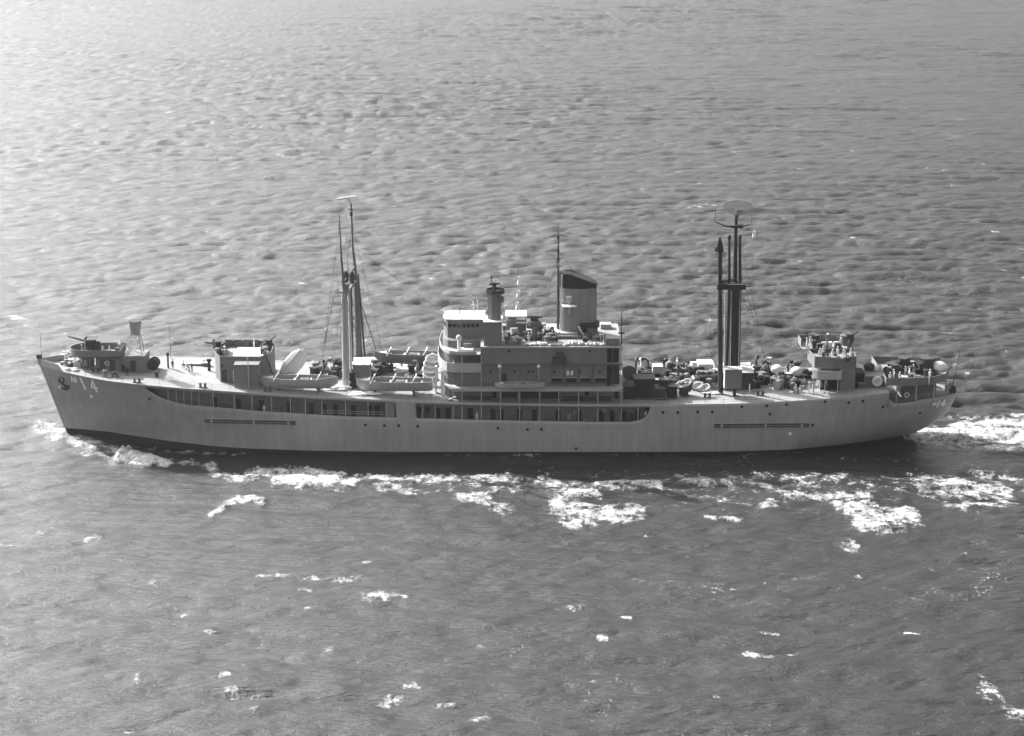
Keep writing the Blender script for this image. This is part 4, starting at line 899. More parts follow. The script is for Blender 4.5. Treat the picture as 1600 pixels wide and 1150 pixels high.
# crane cab box near the mast foot
cb = MB(); x0_,x1_ = Xat(1133,-7,12), Xat(1159,-7,12)
part('control_cabin', MB().box(x0_,x1_,-7.2,-5.2,10.65,14.0), SUPER, ship)
part('cabin_sunlit_panel', MB().box(x0_-.14,x0_-.01,-7.2,-5.2,10.65,14.0), WHITE, ship); part('cabin_roof', MB().box(x0_-.2,x1_+.1,-7.35,-5.1,14.0,14.12), LIGHT, ship)  # white panel paints sunlight onto the cabin's forward face
part('cabin_foot', MB().box(x0_+1.5,x1_-.9,-6.8,-5.6,za-.05,10.65), DARK, ship)
part('mast_house', MB().box(Xat(1126,-2,11),Xat(1176,-2,11),-2.6,4.0,za-.05,12.2), DARK, ship); part('mast_house_roof', MB().box(Xat(1126,-2,11),Xat(1177,-2,11),-2.7,4.1,12.2,12.32), LIGHT, ship)
# low boxes just abaft the superstructure, blackened to paint its shadow and dark machinery
obx('shade_painted_casing', 992, 1022, 594, 624, -8.4, 3.0, BLACK); obx('shade_painted_top', 990, 1024, 592, 594, -8.5, 3.2, DARK)
obx('shade_painted_box', 976, 992, 604, 630, -8.0, 4, BLACK)
obx('shade_painted_bed', 1024, 1040, 608, 628, -8.6, 3, DARK)
obx('deck_locker', 1042, 1058, 604, 622, -8.2, 2.4, BLACK)
obx('deck_locker', 1062, 1076, 606, 618, -7.2, 2.4, DARK)
obx('deck_locker', 1030, 1046, 594, 612, -6.5, 2, DARK); obx('deck_locker', 1063, 1080, 599, 612, -6.5, 1.5, DARK)
obx('cargo_box', 1084, 1101, 574, 578, 1.0, 3.2, DARK); obx('white_canvas_box', 1091, 1115, 569, 575, 1.4, 3.4, WHITE)
obx('deck_locker', 1020, 1036, 573, 584, 2.5, 2.4, LIGHT)

# ------------------------------------------------------------------ after gun house and stern
X4 = lambda px, Y=-5: Xat(px, Y, 14)
zs_ = ZD(55)
ah = part('after_house', MB().box(X4(1283),X4(1337),-4.6,5.5,ZD(54)-.05,15.2), SUPER, ship)
tw = [(X4(1272),-5.4),(X4(1300),-6.2),(X4(1337),-5.4),(X4(1340),0),(X4(1337),5.6),(X4(1275),5.6),(X4(1268),0)]
part('gun_platform', MB().prism(tw,15.2,15.35), DECK, ship); part('gun_tub_wall', MB().wall(tw,13.9,15.95,.1), SUPER, ship)
tw2 = [(X4(1258),1),(X4(1262),-.5),(X4(1330),-.5),(X4(1336),1),(X4(1336),4.6),(X4(1258),4.6)]
part('upper_gun_platform', MB().prism(tw2,15.9,16.05), DECK, ship); part('upper_tub_wall', MB().wall(tw2[2:]+[tw2[0]],16.05,17.3,.1,closed=False), SUPER, ship)
part('platform_house', MB().box(X4(1268,1),X4(1330,1),.3,4.4,15.35,15.9), SUPER, ship)
part('platform_column', MB().box(X4(1313,-6),X4(1336,-6),-6.6,-5.0,ZD(57)-.05,13.9), SUPER, ship)
part('lower_bulwark', MB().wall([(X4(1268),-6.5),(X4(1275),-7.6),(X4(1312),-7.6),(X4(1313),-6.6)],12.4,13.9,.1,closed=False), LIGHT, ship)
part('lower_platform', MB().box(X4(1268),X4(1313),-7.5,-4.7,12.3,12.45), MIDG, ship)
for px in (1272,1290,1310): part('platform_post', MB().tube([(X4(px,-7.4),-7.4,ZD(54)),(X4(px,-7.4),-7.4,12.3)],.09,6), LIGHT, ship)
part('platform_shade_panel', MB().box(X4(1283),X4(1310),-4.7,-4.6,ZD(54),12.2), BLACK, ship)  # black panel paints the shade under the lower platform
gun_mount(X4(1275,2),2.5,16.05,rad(30),rad(20),.8,DARK,True,2,2.4); gun_mount(X4(1322,2),2.5,16.05,rad(180),rad(25),.9,DARK,True,2,2.4)
part('director_tub', MB().lathe((X4(1322,2),2.5,16.05),[(1.1,0),(1.1,1.7),(.9,1.7),(.9,.2)],14), MIDG, ship, smooth=True)
for px in (1281,1290,1300): part('ready_locker', MB().box(X4(px,2),X4(px+7,2),.2,.9,16.05,17.0), WHITE, ship)
# between after house and stern platform
obx('deck_house_low', 1350, 1384, 588, 612, -5.2, 5, MIDG, ZD(62)-.05)
obx('gap_shade_block', 1336, 1351, 583, 612, -4.8, 4, BLACK, ZD(60)-.05)  # black block fills the dark gap, its shade painted as colour
obx('canvas_mound_base', 1336, 1352, 577, 583, -1.0, 3, MIDG)
for (px,py,rx,m_) in ((1342,577,1.1,WHITE),(1358,573,1.0,DARK),(1369,577,.8,CANVAS),(1214,577,1.1,WHITE),(1245,580,1.1,CANVAS)):
    x,y,z = pY(px,py,-.5); part('covered_gear', MB().ell((x,y,z),(rx,1.2,.8),12,7), m_, ship, smooth=True)
# stern platform with bulwark over the fantail
zp = 11.25
def stern_plan():
    L = [(Xat(1384,-7,12),-7.4),(Xat(1430,-7,12),-7.2),(Xat(1460,-6,12),-6.2),(Xat(1476,-4,12),-4.5),(Xat(1483,0,12),0)]
    return L+[(x,-y) for x,y in L[-2::-1]]
spn = stern_plan(); part('stern_platform', MB().prism(spn,zp,zp+.15), DECK, ship)
part('stern_bulwark', MB().wall(spn,zp+.1,zp+1.35,.1), SUPER, ship)
for (px,Y) in ((1386,-7.1),(1402,-7.1),(1432,-6.7),(1460,-5.4),(1478,-2.6)):
    for s_ in (-1,1): part('platform_post', MB().tube([(Xat(px,Y*s_,10.5),Y*s_*.97,ZF),(Xat(px,Y*s_,10.5),Y*s_*.97,zp)],.12,6), LIGHT, ship)
part('fantail_house', MB().box(Xat(1412,-3,10),Xat(1462,-3,10),-3.4,3.4,ZF-.05,zp), SUPER, ship)
gun_mount(Xat(1443,0,13),0.5,zp+.15,rad(185),rad(12),1.25,DARK,True,2,3.2)
gun_mount(Xat(1391,-1,13),-1.5,zp+.15,rad(200),rad(35),.95,DARK,True,2,2.2); gun_mount(Xat(1410,2,13),2.6,zp+.15,rad(160),rad(30),1.0,DARK,True,2,2.4)
for i_,(px,Y,h_,m_) in enumerate(((1399,-2.5,1.0,MIDG),(1404,.5,1.2,DARK),(1420,.8,1.1,MIDG),(1425,-3.6,1.0,SUPER),(1433,-4.6,.9,MIDG),(1398,3.6,1.3,DARK),(1424,4.0,1.2,SUPER),(1457,-1.5,1.0,DARK),(1413,-4.6,.8,LIGHT))): part('ready_locker', MB().box(Xat(px,Y,12)-.55,Xat(px,Y,12)+.55,Y-.5,Y+.5,zp+.15,zp+.15+h_), m_, ship)
part('covered_mount', MB().ell((0,0,0),(1.5,1.3,.95),16,10), WHITE, ship, smooth=True, loc=(Xat(1469,-.5,13.0),-.5,12.75), rot=(0,rad(12),0))
lad = MB()
for k in range(6): xx = Xat(1413+k*3.6,-7.2,12.8); lad.tube([(xx,-7.05,zp+.1),(xx,-7.05,zp+1.35)],.05,4)
for z in (.2,.6,1.0,1.3): lad.tube([(Xat(1412,-7.1,12.8),-7.1,zp+z),(Xat(1432,-7.1,12.8),-7.1,zp+z)],.04,4)
part('white_grating', lad, WHITE, ship)
lad = MB()
for px in (1435,1452): lad.tube([(Xat(px,-6.9,12.8),-6.9,zp+.1),(Xat(px,-6.9,12.8),-6.9,zp+1.35)],.1,5)
part('white_grating', lad, WHITE, ship)
part('ensign_staff', MB().tube([(77.0,0,ZF),(78.4,0,16.2)],[.07,.04],6), DARK, ship)
part('stern_chock', MB().box(76.2,77.6,-1.4,1.4,8.3,9.0).tube([(77.2,-1.2,9.2),(77.2,1.2,9.2)],.35,8), DARK, ship)
def _hs(x): return float(HB(x, 8.3, ZD(x)))-.15
railing([(XC0+3,-_hs(XC0+3),8.3),(72,-_hs(72),8.4),(75,-_hs(75),8.5),(77.2,0,8.5),(75,_hs(75),8.5),(70,_hs(70),8.3)])
x,y,z = pY(1417,617,-6.2); part('life_ring', MB().tube([(x+.38*math.cos(t),y,z+.38*math.sin(t)) for t in [2*math.pi*i/12 for i in range(13)]],.11,6), WHITE, ship)
x,y,z = pY(1009,646,-10.2); part('white_lamp', MB().ell((x,y,z),(.22,.2,.42),10,7), WHITE, ship, smooth=True)
# small life rings and buckets in gallery
for (px,py) in ((898,645),(961,640),(944,641)): x,y,z = pY(px,py,-9.6); part('life_ring', MB().tube([(x+.3*math.cos(t),y,z+.3*math.sin(t)) for t in [2*math.pi*i/10 for i in range(11)]],.08,6), LIGHT, ship)
for px in (966,972): x,y,z = pY(px-78.5,583,-9.7); part('white_lamp', MB().ell((x,y,z),(.28,.15,.5),8,6), WHITE, ship, smooth=True)
# ------------------------------------------------------------------ small deck fittings and wires
rf = random.Random(12)
FIT = []
for m_ in (DARK, BLACK, MIDG, LIGHT, SUPER):
    FIT.append((MB().box(-.5,.5,-.4,.4,0,.9).box(-.55,.55,-.45,.45,.9,1.0).mesh('equipment_box', m_), 'equipment_box'))
    FIT.append((MB().lathe((0,0,0),[(.35,0),(.35,1.0),(.5,1.05),(.45,1.25),(.05,1.35)],10).mesh('mushroom_vent', m_, True), 'mushroom_vent'))
    FIT.append((MB().tube([(-.6,0,.5),(.6,0,.5)],.45,10).box(-.5,-.35,-.4,.4,0,.5).box(.35,.5,-.4,.4,0,.5).mesh('rope_drum', m_, True), 'rope_drum'))
    FIT.append((MB().tube([(0,0,0),(0,0,1.5),(.3,0,1.8),(.8,0,1.7)],[.12,.12,.12,.25],8).mesh('pipe_head', m_, True), 'pipe_head'))
FIT.append((MB().tube([(.5*math.cos(t),.5*math.sin(t),.12+.02*t) for t in [k*.6 for k in range(32)]],.09,5).mesh('rope_coil', ROPE), 'rope_coil'))
def scatter(n, px0, px1, py0, py1, plane=None, w=(5,5,2,1,1), s0=.8, s1=1.7):
    for _ in range(n):
        px, py = rf.uniform(px0,px1), rf.uniform(py0,py1); p = on_deck(px,py) if plane is None else pZ(px,py,plane)
        c = rf.choices(range(5), w)[0]; me_, nm = FIT[-1] if rf.random() < .08 else FIT[c*4+rf.randrange(4)]
        o = link(nm, me_, ship, loc=p, rot=(0,0,rf.uniform(0,6.3))); k = rf.uniform(s0,s1); o.scale = (k,k,k*rf.uniform(.8,1.2))
scatter(34, 1035, 1095, 576, 612); scatter(12, 1096, 1124, 588, 610); scatter(44, 1164, 1264, 582, 608); scatter(10, 1340, 1384, 586, 600)
scatter(16, 492, 545, 574, 592); scatter(10, 580, 600, 572, 592); scatter(12, 640, 664, 574, 604); scatter(20, 990, 1035, 574, 598)
scatter(30, 788, 872, 512, 540, Z3+.06, (4,2,5,3,3), .7, 1.4); scatter(12, 905, 948, 522, 540, Z3+.06, (3,1,4,3,3), .7, 1.2); scatter(14, 95, 150, 560, 574, None, (2,1,3,6,4), .6, 1.0)
scatter(12, 152, 200, 574, 590, None, (5,3,3,1,1), .6, 1.1); scatter(10, 1280, 1332, 556, 565, 15.35, (4,2,3,1,1), .6, 1.0); scatter(10, 1262, 1325, 538, 546, 16.05, (4,2,3,1,1), .7, 1.1); scatter(14, 1388, 1470, 572, 592, zp+.15, (5,4,3,1,1), .7, 1.2)
scatter(10, 338, 352, 548, 556, 15.1, (5,3,3,1,1), .7, 1.1); scatter(8, 410, 420, 544, 556, 15.1, (5,3,3,1,1), .7, 1.1)
for (p,q) in (((531,345,-4.1),(500,592,-9)),((532,400,-4.1),(563,606,-10)),((549,345,4.1),(600,560,9)),((549,345,4.1),(530,552,9)),((538,455,-4.1),(512,600,-9)),((538,455,-4.1),(580,610,-10)),((556,432,4.1),(540,545,9)),((545,380,4.1),(700,495,0)),
   ((1150,345,1.5),(1205,606,-9)),((1150,345,1.5),(1100,612,-9)),((1150,400,1.5),(1195,562,9)),((1148,450,1.5),(1110,566,9)),((1150,345,1.5),(975,500,0)),((872,400,0),(838,528,-5)),((872,400,0),(935,512,3)),((872,420,0),(790,500,-3)),
   ((1125,380,-5),(1100,608,-9)),((1125,455,-5),(1160,612,-9)),((772,462,-7),(720,500,-4)),((212,505,0),(190,548,0))): rig(pY(*p),pY(*q),.03)
for k in range(5): rig(pY(801+2.2*k,500,-3),pY(869+.5*k,412+3*k,0),.018,nm='signal_halyard')

# ------------------------------------------------------------------ sea haze
hz = MB().box(-7100, 7100, -4300, 9700, -5, 112).mesh('haze', [])
m = bpy.data.materials.new('haze'); m.use_nodes = True; n = m.node_tree; n.nodes.clear()
pv = n.nodes.new('ShaderNodeVolumePrincipled'); ho = n.nodes.new('ShaderNodeOutputMaterial')
pv.inputs['Color'].default_value = (.95,.95,.95,1); pv.inputs['Density'].default_value = 0.00013; pv.inputs['Anisotropy'].default_value = 0.84
n.links.new(pv.outputs[0], ho.inputs['Volume']); hz.materials.append(m)
hzo = link('haze', hz); hzo['kind'] = 'stuff'
# ------------------------------------------------------------------ boats
def boat(name, label, L, B, H, hm, loc, rz=0, transom=True, thw=4, inner=WOOD, cradle=True, rot=None, frames=0, cover=False):
    t_ = thing(name, label, 'boat', loc, rz, rot=rot)
    ns, nr_ = 17, 7; b = MB()
    def sec(s, k, sc_=1.0, up=0.0):
        # s 0 bow .. 1 stern ; k -1..1 port to starboard
        hbw = B/2*(math.sin(min(1, s/0.42)*math.pi/2)**0.8)*(1-(0.28 if transom else 1.0)*max(0,(s-.55)/.45)**(2 if transom else 2.4))*sc_
        sheer = H*(1.0+0.22*(1-s)**2+(0.05 if transom else 0.2)*s*s); keel = H*(0.0+0.55*max(0,(0.12-s)/0.12)**1.5+(0 if transom else .5*max(0,(s-.88)/.12)**1.5))+up
        a_ = abs(k); y = hbw*a_**0.55*(1 if k > 0 else -1); z = keel+(sheer-keel)*a_**2.2
        return ((s-.5)*L*(1-0.015*(1-sc_)*10), y, z)
    ks = [-1,-.85,-.62,-.32,0,.32,.62,.85,1]; kn = len(ks)
    for (sc_, up) in ((1,0),(.93,.10)):
        for i in range(ns+1):
            for k in ks: b.v.append(sec(max(.004,i/ns), k, sc_, up))
    o2 = (ns+1)*kn
    for i in range(ns):
        for k in range(kn-1):
            a_ = i*kn+k; b.f.append((a_,a_+1,a_+kn+1,a_+kn)); b.f.append((o2+a_,o2+a_+kn,o2+a_+kn+1,o2+a_+1)); b.m += [0,1]
        for k in (0, kn-1):
            a_ = i*kn+k; b.f.append((a_,a_+kn,o2+a_+kn,o2+a_)); b.m.append(2)
    b.f.append(tuple(ns*kn+k for k in range(kn))); b.f.append(tuple(o2+ns*kn+k for k in range(kn))); b.m += [0,1]
    b.f.append(tuple([ns*kn,o2+ns*kn,o2+ns*kn+kn-1,ns*kn+kn-1])); b.m.append(2)
    hu = part('boat_hull', b, [hm, inner, LIGHT], t_, smooth=True)
    part('keel', MB().box(-L*.38,L*.46,-.06,.06,-.14,.02), hm, hu)
    if cover:
        cv = MB()
        for i in range(ns+1):
            s = max(.01,i/ns); p0, p1 = sec(s,-1), sec(s,1); cv.v += [p0,(p0[0],0,p0[2]+.35*math.sin(s*math.pi)**.4),p1]
        for i in range(ns): cv.f += [(3*i,3*i+1,3*i+4,3*i+3),(3*i+1,3*i+2,3*i+5,3*i+4)]; cv.m += [0,0]
        part('canvas_cover', cv, CANVAS, t_, smooth=True)
    else:
        part('floorboards', MB().box(-L*.36,L*.42,-B*.24,B*.24,H*.34,H*.38), inner, t_)
        for i in range(thw):
            s = .24+.62*i/max(1,thw-1); y = abs(sec(s,1,.93)[1]); x = (s-.5)*L
            part('thwart', MB().box(x-.18,x+.18,-y*.97,y*.97,H*.78,H*.84), LIGHT, t_)
        part('engine_box', MB().box(L*.02,L*.13,-B*.17,B*.17,H*.38,H*.98), MIDG, t_)
        part('foredeck', MB().prism([(-L*.5+.25,0),(-L*.32,-abs(sec(.18,1,.93)[1])),(-L*.32,abs(sec(.18,1,.93)[1]))],H*1.06,H*1.1), CANVAS, t_)
    for i in range(frames):
        x = L*(-.27+.27*i); y = B*.46
        part('canopy_frame', MB().tube([(x-.5,-y,H*.95),(x-.1,-y*.9,H*1.35),(x+.3,0,H*1.6),(x+.1,y*.9,H*1.4),(x-.2,y,H*.95)],.09,5), WHITE, t_)
    if cradle:
        for x in (-L*.25,L*.25): part('cradle', MB().box(x-.15,x+.15,-B*.38,B*.38,-.95,H*.12).box(x-.35,x+.35,-B*.42,B*.42,-1.0,-.9), DARK, t_)
    return t_
def bx(p0, p1, Y, z): return (Xat(p0,Y,z)+Xat(p1,Y,z))/2, abs(Xat(p1,Y,z)-Xat(p0,Y,z))
x, L_ = bx(405,528,-8,12); boat('motor_launch','long grey open launch nearest the forward gun house, on the near side deck edge',L_,3.5,1.7,LIGHT,(x,-7.9,11.05),0,False,4,frames=3)
x, L_ = bx(556,676,-7.6,12); boat('motor_launch','grey open launch on the near side deck beside the foremast, just before the bridge',L_,3.7,1.75,HULL,(x,-7.4,10.45),0,True,4,frames=3)
x, L_ = bx(585,690,7.4,13); boat('motor_launch','dark grey open launch on the far side deck beyond the foremast',L_,3.5,1.7,SUPER,(x,7.4,11.5),0,True,4,frames=3)
x, L_ = bx(773,851,-11.7,13); boat('whaleboat','slim grey whaleboat with pale stern hung from davits at the superstructure side',L_,2.1,.85,LIGHT,(x,-11.9,12.05),0,False,4,cradle=False)
p = pY(455,567,-2.5); boat('small_boat','white boat propped up on its side between the forward gun house and the foremast',6.2,3.3,1.5,WHITE,(p[0]-.2,-2.0,p[2]+.1),0,False,3,inner=WHITE,cradle=False,rot=(rad(-128),rad(-48),rad(10)),cover=False)

# life rafts, floats and other loose gear
def raft(label, loc, rot, rx=1.2, ry=.8, r_=.24, m_=WHITE, group=None):
    t_ = thing('life_raft', label, 'life raft', loc, rot=rot, group=group)
    part('raft_float', MB().tube([(rx*math.cos(t),ry*math.sin(t),0) for t in [2*math.pi*i/24 for i in range(25)]],r_,8), m_, t_, smooth=True)
    part('raft_grating', MB().box(-rx*.85,rx*.85,-ry*.7,-ry*.3,-.04,.04).box(-rx*.9,rx*.9,-.15,.15,-.04,.04).box(-rx*.85,rx*.85,ry*.3,ry*.7,-.04,.04), m_, t_); return t_
g_ = 'pale life rafts stacked before the bridge'
for i,(px,py,Y,tx,lb) in enumerate(((673,592,-1,12,'lowest white life raft of the leaning stack just before the bridge'),(673,585,-.6,18,'second white life raft from the bottom of the leaning stack before the bridge'),(672,577,0,24,'middle white life raft of the leaning stack before the bridge'),(674,569,.8,30,'second highest white life raft of the leaning stack before the bridge'),(677,561,1.4,36,'topmost white life raft of the leaning stack before the bridge'))):
    p = pY(px,py,Y); raft(lb, p, (rad(30+2*i),rad((i%2)*6),rad(6+3*i)), 1.25,.95,.21, CANVAS, g_)
p = pY(1371,596,-5.6); raft('round white life float hung on the deckhouse between after gun house and stern platform', p, (rad(90),0,0), .72,.72,.22)
p = pY(1370.8,596,-5.55)
g_ = 'rafts leaning by the after winches'
for i,(px,py,lb) in enumerate(((1064,601,'striped pale raft leaning on the winches, nearest the superstructure'),(1072,598,'second pale raft leaning on the winches abaft the superstructure'),(1090,603,'pale raft lying by the deck edge before the after mast, forward of two'),(1101,606,'pale raft lying by the deck edge before the after mast, after of two'))):
    p = pY(px,py,-6.3+i*.2); raft(lb, p, (rad(35),rad(-20),rad(15)), .9,.6,.2, CANVAS, g_)
# bow anchor
p = hullx(101,601,.25)
an = thing('anchor','dark stockless anchor housed at the hawse on the near side of the bow','anchor',p); an.scale = (.82,.82,.82)
part('anchor_shank', MB().tube([(-1.0,-.05,.9),(.5,-.1,-.5)],[.2,.26],8), DARK, an); part('anchor_flukes', MB().tube([(.1,-.15,-1.15),(.7,-.2,-.6),(1.2,-.15,.0),(1.15,-.1,.75)],[.12,.38,.36,.1],8).tube([(.5,-.15,-.7),(-.2,-.1,-.8),(-.8,-.05,-.3)],[.3,.25,.08],8), DARK, an, smooth=True)
part('anchor_crown', MB().ell((-.95,-.1,-.5),(.3,.2,.3),10,6), WHITE, an, smooth=True)
part('hawse_lip', MB().tube([(hullx(96+4*math.cos(t),594+4.5*math.sin(t),.04)) for t in [2*math.pi*i/16 for i in range(17)]],.13,6), DARK, ship, smooth=True)
# signal flags on their halyard, and the ensign
part('signal_halyard', MB().tube([pY(802,500,-3.5),pY(810,412,-3.5)],.02,4), WIRE, ship)
def flag(label, p0, p1, wid, m_=NUMBER, cat='flag', group=None):
    """cloth hung between two points of the halyard, waving to the side"""
    a_, c_ = Vector(p0), Vector(p1); t_ = thing('signal_flag', label, cat, a_, group=group); b = MB(); n1, n2 = 6, 5
    for i in range(n1+1):
        for j in range(n2+1):
            u, v = i/n1, j/n2; q = (c_-a_)*u+Vector((wid*v, .5*wid*v+.18*math.sin(v*5+u*3), -.18*v-.06*math.sin(v*6+u*4))); b.v.append(tuple(q))
    for i in range(n1):
        for j in range(n2): k = i*(n2+1)+j; b.f.append((k,k+1,k+n2+2,k+n2+1)); b.m.append(0)
    o = part('flag_cloth', b, m_, t_, smooth=True); s = o.modifiers.new('s','SOLIDIFY'); s.thickness = .02; return t_
g_ = 'white signal flags on one halyard'
for i,(a_,c_,x_) in enumerate(((431,446,808.3),(453,465,807.3),(471,484,805.8))):
    flag(('topmost','middle','lowest')[i]+' white signal flag of the hoist above the bridge deck',pY(x_+.6,a_,-3.5),pY(x_-.6,c_,-3.5),.55,group=g_)
flag('small pale ensign flying beside the yard of the after mast',pY(1176,360,1.5),pY(1175,372,1.5),.6)

# ------------------------------------------------------------------ people
def person_mesh(name, pose, shirt, pants):
    """one skinned body, 1.76 m; pose 0 standing, 1 hands on rail, 2 striding, 3 bending, 4 arm raised"""
    me = bpy.data.meshes.new(name); J = {}; vs = []; es = []; rs = []
    def v(p, r_, par=None):
        vs.append(p); rs.append(r_); i = len(vs)-1
        if par is not None: es.append((par, i))
        return i
    lean = {0:0,1:.12,2:.08,3:.55,4:0}[pose]; st_ = {0:0,1:.05,2:.26,3:.12,4:.03}[pose]
    pel = v((0,0,.95),.125); wa = v((lean*.12,0,1.10),.115,pel); ch = v((lean*.45,0,1.32-lean*.12),.145,wa); nk = v((lean*.75,0,1.49-lean*.25),.06,ch)
    h0 = v((lean*.85+.01,0,1.57-lean*.3),.075,nk); h1 = v((lean*.95+.03,0,1.66-lean*.34),.098,h0); h2 = v((lean*1.0+.02,0,1.74-lean*.36),.075,h1)
    v((lean*.95+.125,0,1.645-lean*.34),.018,h1)
    for s in (-1,1):
        hp = v((0,s*.09,.90),.10,pel); kn_ = v((.05+s*st_*.55,s*.10,.50),.068,hp); an_ = v((-.02+s*st_,s*.10,.10),.045,kn_); v((.14+s*st_,s*.12,.035),.038,v((.03+s*st_,s*.11,.045),.042,an_))
        sh = v((lean*.5,s*.175,1.39-lean*.15),.062,ch)
        if pose == 4 and s > 0: el_, wr = (.12,.34,1.52), (.20,.36,1.78)
        elif pose == 1: el_, wr = (.12,s*.25,1.13), (.36,s*.20,1.08)
        elif pose == 3: el_, wr = (.36,s*.24,1.0), (.46,s*.16,.76)
        elif pose == 2: el_, wr = (-.10*s,s*.25,1.12), (.10-.18*s,s*.25,.92)
        else: el_, wr = (-.02,s*.24,1.12), (.08,s*.24,.88)
        e_ = v(el_,.046,sh); w_ = v(wr,.030,e_); d = (Vector(wr)-Vector(el_)).normalized(); pm = v(tuple(Vector(wr)+d*.07),.034,w_)
        for k in range(4):
            fo = Vector((0,(k-1.5)*.022,0)) if abs(d.y) < .7 else Vector(((k-1.5)*.022,0,0))
            f1 = v(tuple(Vector(wr)+d*.115+fo),.010,pm); v(tuple(Vector(wr)+d*(.155-.006*abs(k-1.5))+fo+Vector((.012,0,0))),.008,f1)
        v(tuple(Vector(wr)+d*.07+Vector((.05,0,.0))),.010,w_)
    me.from_pydata(vs, es, []); ob = bpy.data.objects.new(name, me); C.objects.link(ob)
    sk = ob.modifiers.new('skin','SKIN'); sv = me.skin_vertices[0].data
    for i,r_ in enumerate(rs): sv[i].radius = (r_,r_*(1.0))
    for i in (2,): sv[i].radius = (.11,.165)
    sv[1].radius = (.095,.13); sv[0].radius = (.11,.14); sv[0].use_root = True
    ss = ob.modifiers.new('sub','SUBSURF'); ss.levels = 1; ss.render_levels = 1
    dg = bpy.context.evaluated_depsgraph_get(); ev = ob.evaluated_get(dg); out_ = bpy.data.meshes.new_from_object(ev); bpy.data.objects.remove(ob)
    out_.name = name; out_.materials.clear()
    for m_ in (SKIN, shirt, pants, LEA): out_.materials.append(m_)
    hz = 1.50-lean*.25
    for p in out_.polygons:
        c = p.center; p.use_smooth = True
        if c.z < .09: i = 3
        elif c.z < .97 and abs(c.y) < .19: i = 2
        elif c.z > hz and abs(c.y) < .15: i = 0
        else:
            i = 1
            hands = [((.08,.88),.30) if pose == 0 else ((.36,1.08),.3)]
            if (pose == 0 and c.z < .90 and abs(c.y) > .19) or (pose == 1 and c.x > .34) or (pose == 3 and c.z < .78 and c.x > .3) or (pose == 4 and c.z > 1.74 and c.y > .2) or (pose == 4 and c.z < .9 and c.y < -.19) or (pose == 2 and c.z < .93 and abs(c.y) > .19): i = 0
        p.material_index = i
    return out_, (lean*.98+.02, 1.76-lean*.36)
PM = {}
def pmesh(pose, outfit):
    k = (pose, outfit)
    if k not in PM: PM[k] = person_mesh('person_body', pose, {'w':CLW,'d':CLS,'b':CLD}[outfit], {'w':CLW,'d':CLD,'b':CLD}[outfit])
    return PM[k]
cap_me = MB().lathe((0,0,0),[(.105,-.02),(.115,.05),(.135,.055),(.13,.02),(.135,.06),(.10,.09),(.02,.10)],12).mesh('sailor_cap', CLW, True)
capd_me = MB().lathe((0,0,0),[(.105,-.02),(.115,.05),(.10,.09),(.02,.10)],12).mesh('dark_cap', CLD, True)
def person(pos, pose, outfit, rz, label, group='crew standing about the ship', dark=False):
    me_, (hx, hz) = pmesh(pose, outfit)
    t_ = thing('person', label, 'person', pos, rad(rz), group); link('body', me_, t_)
    link('cap', capd_me if dark else cap_me, t_, loc=(hx,0,hz-.03)); return t_
D = dk
